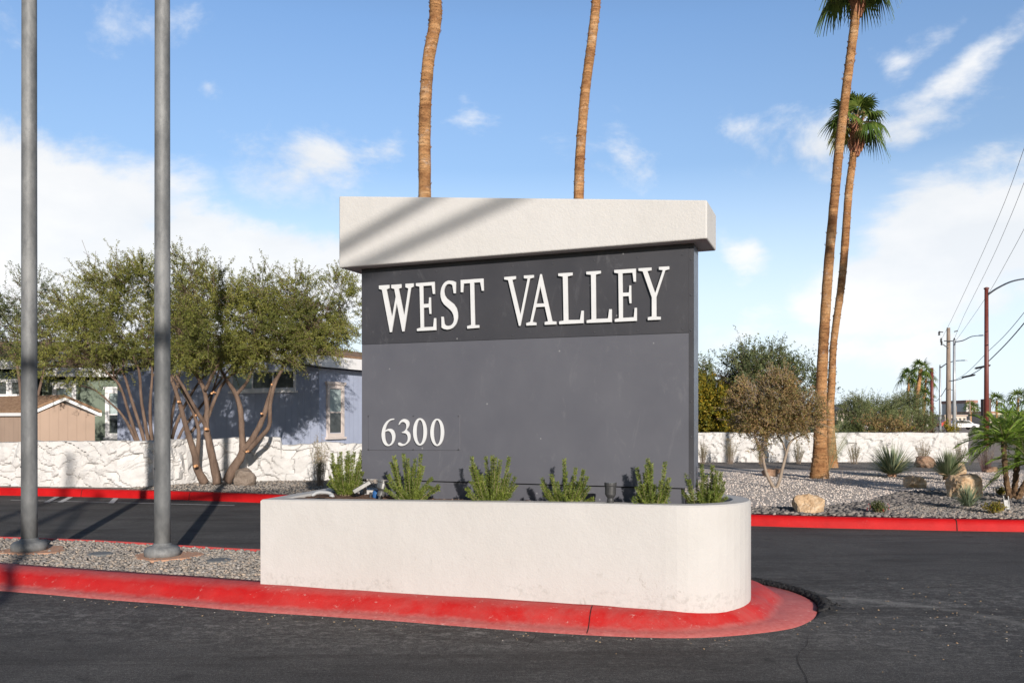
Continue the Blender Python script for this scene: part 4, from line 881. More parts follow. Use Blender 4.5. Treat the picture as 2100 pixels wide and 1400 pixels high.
def hedge(name, label, cat, Y, x0, x1, yt, yb, depth, leafm, seed, n, ll, lw, group=None, bz=.1):
    b = At((x0+x1)/2, yb, Y); b.z = bz; e = empty(name, b, label, cat, group); rg = np.random.default_rng(seed); s = Y/F
    nb = max(2, int((x1-x0)/((yb-yt)*.6))); BL = []
    for k in range(nb):
        x = x0+(x1-x0)*(k+.5)/nb; h = (yb-yt)*rg.uniform(.75, 1.05); zb = At(x, yb, Y).z; ht = h*s; BL.append(((At(x, 0, Y).x, Y+rg.uniform(-.2, .2)*depth, max(bz+ht*.3, zb+ht*.48)), (x1-x0)/nb*.75*s, depth*.6, ht*.5))
    V, Fc, tw = grow_leaves(BL, rg, n, ll, lw, 20, ll*5, b, -.15, .35/ll*.1, .5); mk('foliage', V, Fc, M[leafm], e)
    mb = MB()
    for c, rx, rd, ry in BL:
        for _ in range(4): mb.tube([(c[0]+rg.uniform(-.2, .2)*rx, c[1], bz), (c[0]+rg.uniform(-.3, .3)*rx, c[1], (c[2]+bz)/2), (c[0]+rg.uniform(-.6, .6)*rx, c[1]+rg.uniform(-.4, .4)*rd, c[2]+ry*.4)], [.03*ll/.06, .022*ll/.06, .008], 5)
    mb.build('stems', M['bark'], e); return e
hedge('hedge', 'yellow and green leafy hedge showing above the right wall beside the sign', 'hedge', 31, 1395, 1500, 778, 900, 1.6, 'yellowleaf', 41, 1500, .10, .055)
hedge('bush', 'dark green low bush above the wall under the middle of the tall palms', 'bush', 40, 1500, 1665, 832, 905, 1.4, 'bush', 42, 700, .09, .045)
hedge('bush', 'dark low bush over the wall just right of the two palm trunks', 'bush', 44, 1712, 1775, 866, 898, 1.4, 'bush', 43, 420, .09, .04, 'low bushes over the wall')
hedge('bush', 'long green low bush at the foot of the far palms', 'bush', 70, 1835, 1935, 873, 892, 2.0, 'yellowleaf', 44, 350, .14, .06, 'low bushes over the wall')
hedge('bush', 'scrubby brown bush over the wall below the palo verdes', 'bush', 52, 1770, 1845, 862, 894, 1.6, 'brownleaf', 45, 320, .12, .05, 'low bushes over the wall')
for k, (x, yt, w, lab) in enumerate([(1757, 808, 40, 'leftmost palo verde of the far row over the wall'), (1797, 812, 34, 'second palo verde of the far row, in front of a blue sign'), (1832, 815, 34, 'third palo verde of the far row near the street palms'), (1862, 795, 36, 'tallest palo verde of the far row beside the leaning palm'), (1893, 830, 30, 'dark low palo verde behind the leaning palm trunk')]):
    Y = 62+k*3
    tree('palo_verde_tree', lab, 'tree', Y, (x, 895), [[(x, 895, 0, 3), (x-3, 868, 0, 2.4), (x-8, 845, 0, 1.5)], [(x, 893, 0, 2.6), (x+6, 862, 0, 2), (x+10, 840, 0, 1.3)], [(x, 888, 0, 2), (x-10, 860, 0, 1.6), (x-16, 845, 0, 1)]],
         [(x-w*.3, yt+38, 0, w*.5, 22, 1.2), (x+w*.25, yt+36, 0, w*.55, 22, 1.2), (x, yt+26, 0, w*.45, 18, 1.0), (x-w*.1, yt+42, .3, w*.8, 16, 1.2)], 'paloverde', 50+k, 430, .15, .035, 22, .7, group='palo verdes across the street', thr=-.3, nsc=.5, up=.6, tr=2, bz=.05)

# ------------------------------------------------------------ palms
def fan_frond(V, Fc, base, d, pet, rad, droop, rg, nl=24, w=.035, stems=None):
    d = d.normalized(); side = d.cross(U);
    if side.length < .1: side = Vector((1, 0, 0))
    side.normalize(); up = side.cross(d)
    tip = base+d*pet-U*(droop*pet*.25)
    if stems is not None: stems.tube([base, base.lerp(tip, .5)+U*.04*pet, tip], [.022, .018, .014], 5)
    f = (d-U*droop*.35).normalized(); side = f.cross(U).normalized() if f.cross(U).length > .1 else side; up = side.cross(f)
    for k in range(nl):
        a = -2.0+4.0*k/(nl-1)+rg.uniform(-.04, .04); L = rad*(1-.22*abs(a)/2)*rg.uniform(.85, 1.05)
        u = (f*math.cos(a)+side*math.sin(a)+up*(.10*math.cos(3*a)+rg.uniform(-.06, .06))).normalized(); wv = u.cross(up).normalized()*w*.5
        pts = []
        for t in (0, .32, .6, .82, 1.0): pts.append(tip+u*L*t*(1-.12*droop*t)-U*(droop*L*.95*t**2.2))
        ws = (.35, 1.25, 1.05, .5, .06); b = len(V)
        for p, q in zip(pts, ws): V.append(p-wv*q+up*.006); V.append(p+wv*q-up*.006)
        for i in range(4): Fc.append((b+2*i, b+2*i+1, b+2*i+3, b+2*i+2))
def palm(label, path, Y, base_y, crown=True, seed=1, nf=26, rad=.85, pet=.75, group='tall fan palms', low=-.5, rings=80, nl=24, bz=.15, extra_top=None, yellow=False, seg=16, boots=True, updir=1.0):
    s = Y/F; b = At(path[0][0], base_y, Y); b.z = bz; e = empty('palm_tree', b, label, 'palm tree', group); rg = random.Random(seed)
    P = [tuple(At(x, y, Y))+(r*s,) for x, y, r in path]; P[0] = (P[0][0], P[0][1], bz-.05, P[0][3]); Q = catmull(P, max(4, rings//len(P))); mb = MB()
    rad_ = [q[3]*(1+.035*((i % 2)*2-1)*rg.random()+.02*noise.noise(Vector((i*.6, seed, 0)))) for i, q in enumerate(Q)]; mb.tube([q[:3] for q in Q], rad_, seg, True, .025, rg)
    if boots:
        for _ in range(420):
            i = rg.randrange(1, len(Q)-1); a = rg.uniform(0, 6.283); r_ = Q[i][3]*.97; o_ = Vector((math.cos(a), math.sin(a), 0)); sd = Vector((-o_.y, o_.x, 0)); c = Vector(Q[i][:3])+U*rg.uniform(-.1, .1)+o_*r_; w_ = rg.uniform(.01, .04); h_ = rg.uniform(.015, .05)
            mb.add([c-sd*w_, c+sd*w_, c+sd*w_*.4+o_*rg.uniform(.012, .035)+U*h_, c-sd*w_*.4+o_*rg.uniform(.012, .03)+U*h_, c+U*h_*1.6], [(0, 1, 2, 3), (3, 2, 4)])
    mb.build('trunk', M['palmtrunk'], e, smooth=True)
    if not crown: return e
    top = Vector(Q[-1][:3]); r0 = Q[-1][3]
    if boots:
        bb = MB(); bb.lathe(top-U*.9, [(r0*.9, -.05), (r0*1.25, .05), (r0*1.55, .35), (r0*1.65, .7), (r0*1.3, .95), (r0*.8, 1.1)], 14)
        for k in range(16):
            a = k*2.4; h = rg.uniform(-.3, .5); o_ = Vector((math.cos(a), math.sin(a), 0)); bb.tube([top+o_*r0*1.2-U*(.55-h), top+o_*r0*2.0-U*(.45-h)+U*.08, top+o_*r0*2.3-U*(.38-h)+U*.2], [.05, .035, .01], 5)
        bb.build('boots', M['boot'], e)
    V, Fc = [], []; st = MB(); V2, F2 = [], []
    for k in range(nf):
        a = k*2.39996+rg.uniform(-.2, .2); el = low+(1.35-low)*((k+.5)/nf)**.9*updir; d = Vector((math.cos(a)*math.cos(el), math.sin(a)*math.cos(el), math.sin(el)))
        dr = 1.0 if el < .2 else (.75 if el < .8 else .35)
        if yellow and k in (1, 4): fan_frond(V2, F2, top, d, pet*.8, rad*.8, dr, rg, nl, .05, st)
        else: fan_frond(V, Fc, top, d, pet*rg.uniform(.8, 1.15), rad*rg.uniform(.85, 1.1), dr, rg, nl, .062*rad/.85, st)
    mk('crown', V, Fc, M['frond'], e); st.build('stalks', M['bush'] if False else M['rostem'], e)
    if V2: mk('dead_frond', V2, F2, M['frond_yel'], e)
    return e
pA = palm('nearest tall palm with flared trunk base leaning right in the gravel garden', [(1680, 980, 20), (1681, 955, 17), (1682, 925, 14.5), (1683, 860, 12), (1685, 780, 11), (1689, 700, 10.3), (1698, 560, 9.6), (1712, 400, 9.2), (1723, 286, 9), (1737, 171, 8.8), (1748, 86, 8.8), (1755, 25, 9), (1758, -48, 9)], 19.7, 980, True, 5, 26, .62, .56, low=-.42)
pB = palm('slimmer palm with full green crown just behind the nearest palm trunk', [(1706, 950, 13), (1705, 925, 10.5), (1702, 850, 8.4), (1706, 780, 7.4), (1710, 700, 7), (1728, 560, 7.5), (1740, 400, 7.8), (1749, 325, 7), (1755, 252, 7.5)], 24.0, 950, True, 6, 24, .60, .54, low=-.30, yellow=True)
pC = palm('thick bare palm trunk rising behind the left half of the sign cap', [(872, 985, 17), (872, 960, 15), (871, 700, 13.5), (871, 402, 13), (871, 250, 12.5), (878, 130, 12.5), (892, 50, 13), (893, 0, 12.5), (893, -40, 12), (898, -160, 11), (900, -230, 10)], 18.0, 985, True, 7, 26, .8, .6)
pD = palm('slender bare palm trunk rising behind the right half of the sign cap', [(1185, 975, 14), (1185, 940, 12), (1185, 700, 10.6), (1187, 402, 10.2), (1191, 300, 10), (1200, 190, 9.8), (1213, 90, 9.6), (1222, 10, 9.4), (1228, -80, 9), (1232, -160, 9)], 21.5, 975, True, 8, 26, .8, .6)
# palms outside the frame whose shadows cross the garden
for px, py, Y in [(1937, 1016, 7.0), (1803, 977, 11.5), (1634, 949, 9.0)]:
    g = line_pt(px, py, Y, .15); e = copy_tree(pB, Vector((g.x, g.y, .15)), R.uniform(0, 6)); e['label'] = 'tall fan palm standing outside the view to the right'
# far palm group by the street
far = [(1888, 757, [(1887, 885, 6), (1882, 862, 5), (1880, 830, 4.2), (1884, 790, 4), (1888, 757, 3.6)], 'leaning orange-lit palm, tallest of the far street cluster', 88),
       (1862, 772, [(1861, 880, 3.4), (1862, 830, 2.8), (1864, 772, 2.4)], 'leftmost palm of the far street cluster', 96),
       (1876, 800, [(1874, 885, 3.2), (1876, 840, 2.6), (1878, 792, 2.2)], 'palm between the leftmost and the leaning far palm', 104),
       (1898, 775, [(1894, 885, 3), (1896, 830, 2.4), (1899, 777, 2.2)], 'upper right palm of the far street cluster beside the brown pole', 100),
       (1893, 815, [(1893, 885, 3), (1893, 850, 2.6), (1894, 812, 2.4)], 'lowest palm of the far street cluster', 94)]
for k, (x, y, path, lab, Y) in enumerate(far):
    palm(lab, path, Y, 885, True, 20+k, 15, 1.05, .75, 'palms far down the street', -.35, 20, 14, .05, seg=8, boots=False)
for k, (x, y, Y) in enumerate([(2044, 822, 120), (2088, 818, 110), (1990, 833, 190), (1998, 836, 200)]):
    palm(['distant palm left of the small date palm crown', 'distant palm above the small date palm at the right edge', 'tiny palm left of the brown distant pole', 'tiny palm right beside the distant pole'][k], [(x, 882, 3), (x, 850, 2.4), (x, y, 2)], Y, 880, True, 30+k, 16, 1.4, .9, 'distant palms at the end of the street', -.3, 12, 10, .02, seg=6, boots=False)
# pygmy date palm with three stems
def date_palm(Y):
    b = At(2072, 1020, Y); b.z = .15; e = empty('date_palm', b, 'small bright green date palm with three dark stems at the right edge', 'palm tree'); s = Y/F; rg = random.Random(4)
    V, Fc = [], []; st = MB()
    for j, (pts_, nf) in enumerate([([(2072, 1020, 6), (2064, 985, 5.5), (2060, 940, 5), (2058, 905, 5)], 30), ([(2078, 1022, 7), (2082, 990, 6), (2086, 945, 5.5), (2092, 893, 5)], 34), ([(2084, 1024, 7), (2098, 1000, 6.5), (2112, 975, 6), (2124, 950, 6)], 24)]):
        dy = (.0, .25, -.1)[j]; tb = MB(); P = [tuple(At(x, y, Y+dy))+(r*s,) for x, y, r in pts_]; P[0] = (P[0][0], P[0][1], .1, P[0][3]); Q = catmull(P, 8); tb.tube([q[:3] for q in Q], [q[3]*(1+.12*((i % 2)*2-1)) for i, q in enumerate(Q)], 10, True, .12, rg)
        tb.build('stem', M['datetrunk'], e); top = Vector(Q[-1][:3])
        for k in range(nf):
            a = k*2.39996; el = -.1+1.5*(k/nf); d = Vector((math.cos(a)*math.cos(el), math.sin(a)*math.cos(el), math.sin(el))); L = rg.uniform(.66, .95); pts = []
            for i in range(13):
                t = i/12; pts.append(top+d*L*t-U*(.55*L*t**2.2*(1.1-.5*max(0, math.sin(el)))))
            st.tube(pts, [.009*(1-.7*i/12) for i in range(13)], 4)
            for i in range(2, 37):
                t = i/36+rg.uniform(-.01, .01); q = t*12; ii = min(11, int(q)); p = pts[ii].lerp(pts[ii+1], q-ii); tn = (pts[ii+1]-pts[ii]).normalized(); sd = tn.cross(U)
                if sd.length < .05: sd = Vector((1, 0, 0))
                sd.normalize(); up = sd.cross(tn)
                for sg in (-1, 1):
                    ld = (sd*sg*rg.uniform(.55, .9)+tn*rg.uniform(.7, 1.2)+up*rg.uniform(.0, .5)).normalized(); l = .24*math.sin(math.pi*min(1, .15+.85*t))**.6*rg.uniform(.8, 1.1); w = up*.0042+tn*.003; b_ = len(V)
                    pe = p+ld*l-U*l*rg.uniform(.0, .3); pm = p+ld*l*.5
                    V.extend([p-w, p+w, pm+w*.9, pe, pm-w*.9]); Fc.append((b_, b_+1, b_+2, b_+3, b_+4))
    mk('crown', V, Fc, M['datefrond'], e); st.build('stalks', M['rostem'], e)
date_palm(14.4)
# rosette plants
def rosette(name, label, cat, px, py, Y, h, n, w, mat, seed, spread=1.0, droop=.3, group=None, trunk=True, flower=None):
    b = At(px, py, Y); b.z = .15; e = empty(name, b, label, cat, group); rg = random.Random(seed); V, Fc = [], []
    for k in range(n):
        a = rg.uniform(0, 6.283); el = math.asin(min(.999, rg.uniform(.05, 1)**.8)) if spread >= 1 else rg.uniform(.45, 1.5); d = Vector((math.cos(a)*math.cos(el), math.sin(a)*math.cos(el), math.sin(el))); L = h*rg.uniform(.7, 1.05)*(1 if el > .3 else .85); p0 = b+Vector((d.x, d.y, 0))*.05+U*.06
        sd = d.cross(U); sd = sd.normalized() if sd.length > .05 else Vector((1, 0, 0)); b_ = len(V)
        for t, q in ((0, .8), (.35, 1), (.7, .6), (1, .08)):
            p = p0+d*L*t-U*droop*L*t**2.5*(1-.6*math.sin(el)); V.append(p-sd*w*q*.5); V.append(p+sd*w*q*.5)
        for i in range(3): Fc.append((b_+2*i, b_+2*i+1, b_+2*i+3, b_+2*i+2))
    mk('leaves', V, Fc, mat, e)
    if trunk: tb = MB(); tb.lathe(b, [(.09, -.03), (.11, .04), (.07, .13), (.02, .16)], 12); tb.build('trunk', M['datetrunk'] if trunk == 1 else M['concrete'], e)
    return e
rosette('desert_spoon', 'large silvery spiky desert spoon in the pale gravel before the wall', 'agave', 1829, 977, 20.2, .88, 520, .024, M['dasyl'], 61, 1.0, .12, trunk=2)
rosette('desert_spoon', 'greyer grassy desert spoon behind the dark-sided boulder', 'agave', 1944, 984, 19.0, .74, 620, .012, M['redyucca'], 62, .9, .22)
rosette('red_yucca', 'low arching grey-green yucca in front of the split boulder', 'yucca', 1985, 1043, 12.7, .46, 260, .012, M['dasyl'], 63, .9, .55, trunk=False)
# shrubs along walls
def shrub(px, py, Y, hpx, wpx, label, seed, mat='sage', n=42, group='wispy shrubs along the right wall', tw='twig', bz=.15, ll=.03, lw=.011, dens=26):
    b = At(px, py, Y); b.z = bz; e = empty('shrub', b, label, 'shrub', group); rg = np.random.default_rng(seed); s = Y/F; mb = MB(); C, D = [], []
    for k in range(n):
        a = rg.uniform(0, 6.28); r = rg.uniform(.1, 1)*wpx*.5*s; h = hpx*s*1.18*rg.uniform(.6, 1.1); tip = b+Vector((math.cos(a)*r, math.sin(a)*r*.8, h*(1-.35*r/(wpx*.5*s)))); mid = b.lerp(tip, .5)+Vector((math.cos(a)*r*.12, 0, .02))
        mb.tube([b+Vector((math.cos(a)*r*.35, math.sin(a)*r*.3, 0)), mid, tip], [.004, .003, .0015], 4); m = dens; t = rg.uniform(.3, 1, (m, 1)); pos = np.array(mid)*(1-np.abs(2*t-1))*0+np.array(b)*(1-t)**2+np.array(mid)*2*t*(1-t)+np.array(tip)*t*t
        C.append(pos+rg.normal(size=(m, 3))*.012); D.append(unit(rg.normal(size=(m, 3))+np.array([0, 0, .8])))
    C = np.concatenate(C); D = np.concatenate(D); Nn = unit(np.cross(D, rg.normal(size=C.shape))); m = len(C); V, Fc = blades(C, D, Nn, ll*rg.uniform(.6, 1.3, m), lw*rg.uniform(.7, 1.3, m)); mk('foliage', V, Fc, M[mat], e); mb.build('stems', M[tw], e); return e
for k, (x, y, h, w, lab) in enumerate([(1441, 950, 44, 26, 'wispy wall shrub nearest the sign on the right'), (1497, 950, 52, 34, 'upright grey wall shrub, second from the sign'), (1560, 938, 40, 26, 'green wall shrub behind the V trunk'), (1637, 944, 42, 34, 'rounded pale wall shrub just left of the palm trunks'), (1752, 943, 40, 36, 'round pale wall shrub right of the two palm trunks'), (1893, 938, 46, 44, 'olive wall shrub above the brown boulder'), (1966, 925, 46, 40, 'yellowish wall shrub near the wall end')]):
    shrub(x, y, 25.9 if k < 5 else 25.4, h, w, lab, 70+k, 'sage' if k != 5 else 'brownleaf', dens=34)
shrub(2022, 925, 22, 55, 46, 'dark purple twiggy bush beyond the wall end under the date palm', 80, 'sage', 60, None, 'darktwig', dens=8)
shrub(656, 992, 17.2, 96, 46, 'tall dry wispy shrub against the white wall left of the sign', 81, 'sage', 46, None, 'twig', ll=.035, lw=.011, dens=30)
shrub(1800, 1056, 12.2, 22, 44, 'low green plant with small red flowers behind the right kerb', 82, 'bush', 44, None, 'twig', ll=.03, lw=.015, dens=22)
fl = MB(); rg_ = random.Random(5)
fe = [o for o in bpy.data.objects if o.get('label', '').startswith('low green plant')][0]
for k in range(20):
    c = WL[fe]+Vector((rg_.uniform(-.15, .17), rg_.uniform(-.1, .05), rg_.uniform(.06, .15)))
    for j in range(5):
        a = j*1.257; d = Vector((math.cos(a), -.3, math.sin(a)))*.007; fl.quad(c, c+d+Vector((.003, 0, 0)), c+d*1.6, c+d-Vector((.003, 0, 0)))
fl.build('flowers', M['redflower'], fe)
shrub(2040, 1060, 12.2, 22, 54, 'low yellow-green groundcover plant beside the stake light', 83, 'yellowleaf', 50, None, 'twig', ll=.028, lw=.013, dens=22)
shrub(2052, 1012, 15.0, 18, 30, 'small leafy green plant left of the date palm stems', 84, 'yellowleaf', 30, None, 'twig', ll=.03, lw=.015, dens=20)
# palm seedling next to the trunks
sd_ = empty('palm_seedling', At(1698, 955, 21.5)*1, 'thin arching palm seedling leaning over beside the palm trunks', 'plant'); sd_.location.z = .15; WL[sd_] = Vector(sd_.location); V, Fc = [], []; st = MB()
for (tx, ty) in [(1742, 884), (1725, 862), (1712, 872), (1738, 905)]:
    a, c = Vector(sd_.location), At(tx, ty, 21.2); mid = a.lerp(c, .55)+U*.18; pts = [a*(1-t)**2+mid*2*t*(1-t)+c*t*t for t in [i/14 for i in range(15)]]; st.tube(pts, [.008*(1-.6*i/14) for i in range(15)], 4)
    for i in range(5, 15):
        tn = (pts[i]-pts[i-1]).normalized(); 
        for sg in (-1, 1):
            for q in range(2):
                ld = (Vector((tn.z, 0, -tn.x))*sg*.9+tn*.7-U*.1).normalized(); p = pts[i-1].lerp(pts[i], q*.5); b_ = len(V); V.extend([p-tn*.006, p+tn*.006, p+ld*.17]); Fc.append((b_, b_+1, b_+2))
mk('fronds', V, Fc, M['redyucca'], sd_); st.build('stalks', M['rostem'], sd_)

# ------------------------------------------------------------ boulders
def boulder(px, py, Y, w, h, mat, label, seed, dp=None, subd=4, flat=.35, top=None):
    b = At(px, py, Y); b.z = .15; s = Y/F; r = random.Random(seed); bm = bmesh.new()
    for _ in range(30):
        v = Vector((r.uniform(-1, 1), r.uniform(-1, 1), r.uniform(-1, 1))); v = v/max(abs(v.x)**1.0, abs(v.y), abs(v.z))*.5+v.normalized()*.5; bm.verts.new(Vector((v.x*w*s*.5*r.uniform(.85, 1.05), v.y*(dp or w*s*.42), v.z*h*s*.62*r.uniform(.85, 1.05))))
    bmesh.ops.convex_hull(bm, input=bm.verts); bmesh.ops.delete(bm, geom=[v for v in bm.verts if not v.link_faces], context='VERTS')
    bmesh.ops.triangulate(bm, faces=bm.faces); bmesh.ops.bevel(bm, geom=bm.edges[:]+bm.verts[:], offset=.02*w*s, segments=1, affect='EDGES')
    bmesh.ops.triangulate(bm, faces=bm.faces)
    for _ in range(3): bmesh.ops.subdivide_edges(bm, edges=[e_ for e_ in bm.edges if e_.calc_length() > .03*w*s*2], cuts=1); bmesh.ops.triangulate(bm, faces=bm.faces)
    for v in bm.verts:
        q = v.co.copy(); nz = noise.noise(q*7/(w*s)*.5+Vector((seed, 0, 0))); n2 = abs(noise.noise(q*18/(w*s)*.5+Vector((0, seed, 0)))); v.co += q.normalized()*(nz*.07-n2*.05)*w*s
    bmesh.ops.recalc_face_normals(bm, faces=bm.faces)
    zs = h*s*.38
    me = bpy.data.meshes.new('boulder'); bm.to_mesh(me); bm.free(); me.materials.append(M[mat]); o = bpy.data.objects.new('boulder', me); COL.objects.link(o); o.location = b+U*zs; WL[o] = b
    return tag(o, label, 'boulder', 'boulders in the gravel garden')
boulder(1658, 1061, 12.3, 66, 42, 'boulder', 'tan boulder nearest the red kerb among dark river rocks', 1)
boulder(1877, 1000, 17.0, 46, 27, 'boulder', 'small blocky tan boulder in open gravel below the big desert spoon', 2)
boulder(1980, 1024, 14.6, 76, 54, 'boulder', 'largest split boulder with a dark side by the date palm', 3)
boulder(1586, 976, 20.4, 44, 17, 'boulder_brown', 'low brown boulder seen between the V trunk stems', 4)
boulder(1896, 958, 24.0, 42, 24, 'boulder_brown', 'brown boulder at the wall foot between the two desert spoons', 5)
boulder(1968, 975, 20.6, 26, 28, 'boulder', 'narrow tan boulder half hidden behind the greyer desert spoon', 6)
boulder(504, 992, 17.5, 46, 38, 'boulder_grey', 'rounded grey-brown boulder beside the pruned mesquite trunks', 7)
boulder(2030, 962, 22.0, 30, 12, 'boulder_brown', 'flat brown rock beyond the wall end under the date palm', 8)
# stake light right
g = At(2068, 1052, 12.6); g.z = .15; e = empty('stake_light', g, 'small silver twin-stake light among grey stones at right', 'garden light')
for dx in (-.035, .035): mb = MB(); mb.box(g+Vector((dx-.006, 0, -.05)), Vector((.012, 0, 0)), Vector((0, .012, 0)), Vector((-.02, .03, .27))); mb.build('stake', M['lampgrey'], e)
mb = MB(); mb.box(g+Vector((-.03, .012, .03)), Vector((.06, 0, 0)), Vector((0, .02, 0)), Vector((-.015, .02, .13))); mb.build('lamp_head', M['lampgrey'], e)

# ------------------------------------------------------------ street furniture far right
def pole_thing(name, label, cat, px, ytop, Y, r, mat, group=None, taper=.7):
    t = At(px, ytop, Y); b = Vector((t.x, t.y, 0)); e = empty(name, b, label, cat, group); mb = MB(); mb.tube([b, b.lerp(t, .5), t], [r, r*(1+taper)/2, r*taper], 12); mb.build('shaft', M[mat], e, smooth=True); return e, b, t
def arm(e, P, r, mat, head=True, hl=.7):
    Q = [Vector(q) for q in catmull([tuple(p) for p in P], 6)]; mb = MB(); mb.tube(Q, [r*(1-.4*i/len(Q)) for i in range(len(Q))], 8); mb.build('arm', M[mat], e, smooth=True)
    if head:
        d = (Q[-1]-Q[-2]).normalized(); s_ = Vector((-d.y, d.x, 0)).normalized(); mb = MB(); a = Q[-1]; mb.hexa([a-s_*.1-U*.04, a+d*hl-s_*.16-U*.05, a+d*hl+s_*.16-U*.05, a+s_*.1-U*.04, a-s_*.06+U*.05, a+d*hl-s_*.08+U*.04, a+d*hl+s_*.08+U*.04, a+s_*.06+U*.05]); bevel(recalc(mb.build('lamp_head', M['steel'], e)), .02)
e, b, t = pole_thing('street_lamp', 'tall maroon lamp post with long curved arm at the right edge', 'street lamp', 2023, 592, 44, .125, 'maroon', None, .75)
mb = MB(); mb.lathe(t, [(.13, -.02), (.13, .04), (.05, .08)], 12); mb.build('post_cap', M['maroon'], e)
arm(e, [At(2026, 604, 44), At(2045, 591, 43.4), At(2075, 577, 42.5), At(2110, 571, 41.6), At(2150, 572, 40.6)], .05, 'steel')
mb = MB(); a = At(2017, 818, 45.5); mb.box(a, Vector((.42, 0, 0)), Vector((0, .3, 0)), Vector((0, 0, -1.0))); tag(bevel(recalc(mb.build('signal_cabinet', simple('brown_metal', (.10, .06, .045)), loc=a)), .02), 'dark brown metal cabinet just behind the maroon lamp post', 'cabinet')
mb = MB(); mb.box(At(2022, 850, 45.7), Vector((.08, 0, 0)), Vector((0, .08, 0)), Vector((0, 0, -1.6))); tag(mb.build('cabinet_post', M['steel'], loc=At(2022, 850, 45.7)), 'thin post carrying the dark brown cabinet', 'post')
e, b, t = pole_thing('utility_pole', 'weathered wooden utility pole with crossarm insulators', 'utility pole', 1945, 672, 75, .235, 'wood', None, .62)
for (x0, y0), (x1, y1), nm in [((1936, 699), (1956, 699), 'crossarm'), ((1926, 680), (1934, 681), 'crossarm'), ((1957, 680), (1964, 678), 'crossarm'), ((1934, 706), (1945, 714), 'brace')]:
    mb = MB(); a, c = At(x0, y0, 74.7), At(x1, y1, 74.7); mb.tube([a, c], .045, 6); mb.build(nm, M['lampblack'], e)
for x, y in [(1930, 697), (1931, 703), (1957, 697), (1958, 703), (1926, 683)]:
    mb = MB(); mb.lathe(At(x, y, 74.6), [(.05, -.2), (.11, -.12), (.05, -.04), (.11, .04), (.05, .12), (.03, .2)], 8); mb.build('insulator', M['lampblack'], e)
e, b, t = pole_thing('street_lamp', 'pale steel lamp post right beside the wooden utility pole', 'street lamp', 1957, 697, 72, .16, 'steel', 'steel street lamps', .6)
arm(e, [At(1958, 701, 72), At(1975, 698, 71), At(1992, 690, 70), At(2008, 688, 69)], .05, 'steel')
e, b, t = pole_thing('street_lamp', 'slim steel lamp post left of the wooden pole with arm crossing it', 'street lamp', 1928, 748, 82, .13, 'steel', 'steel street lamps', .6)
arm(e, [At(1929, 754, 82), At(1942, 745, 81), At(1958, 740, 80), At(1972, 739, 79)], .06, 'steel')
pole_thing('brown_pole', 'dark brown bare pole beside the far palm cluster', 'pole', 1911, 754, 92, .20, 'maroon', None, .8)
pole_thing('utility_pole', 'thin distant brown utility pole left of the maroon lamp post', 'utility pole', 1989, 822, 170, .14, 'wood', 'distant utility poles')
pole_thing('utility_pole', 'tiny distant utility pole right of the steel lamp post', 'utility pole', 1961, 832, 200, .14, 'wood', 'distant utility poles')
def cable(pts, r, label, n=8):
    Q = [Vector(q) for q in catmull([tuple(p) for p in pts], n)]; mb = MB(); mb.tube(Q, r, 5); tag(mb.build('overhead_wire', M['wire'], loc=Q[0]), label, 'wire', 'overhead wires')
cable([At(1930, 697, 74.6), At(1953, 652, 66), At(2010, 530, 52), At(2060, 415, 44), At(2100, 305, 38), At(2140, 190, 33)], .011, 'leftmost of the three thin power lines climbing to the upper right')
cable([At(1957, 695, 74.6), At(1978, 645, 66), At(2030, 540, 54), At(2070, 450, 46), At(2105, 362, 40), At(2150, 240, 34)], .011, 'middle one of the three thin power lines')
cable([At(1957, 703, 74.6), At(1991, 655, 67), At(2030, 597, 58), At(2065, 535, 50), At(2100, 470, 43), At(2150, 370, 37)], .011, 'lowest of the three thin power lines passing behind the maroon post')
cable([At(1946, 780, 74.6), At(1960, 778, 70), At(1985, 762, 62), At(2025, 722, 54), At(2062, 686, 47), At(2104, 636, 41), At(2150, 575, 36)], .016, 'upper telephone cable sagging behind the maroon post')
cable([At(1946, 782, 74.6), At(1962, 779, 70), At(1985, 771, 62), At(2010, 757, 56), At(2030, 738, 50), At(2065, 703, 45), At(2104, 658, 40), At(2150, 600, 35)], .028, 'thick telephone cable with dark splice cases, lowest on the right')
cable([At(1911, 818, 92), At(1920, 822, 88), At(1930, 812, 82), At(1945, 787, 75)], .03, 'short sagging cable between the brown pole and the wooden pole')
cable([At(1945, 790, 75), At(1952, 800, 78), At(1958, 790, 72)], .02, 'short cable loop from wooden pole to the steel lamp post')
for x, y, Y in [(1986, 771, 62), (2015, 752, 55)]:
    mb = MB(); c = At(x, y, Y); d = Vector((.5, -.6, .14)).normalized()
    mb.tube([c-d*.5, c-d*.4, c+d*.4, c+d*.5], [.02, .07, .07, .02], 8); tag(recalc(mb.build('splice_case', M['wire'], loc=c)), 'dark splice case on the thick cable '+('nearer the wooden pole' if x < 2000 else 'nearer the maroon post'), 'splice case')
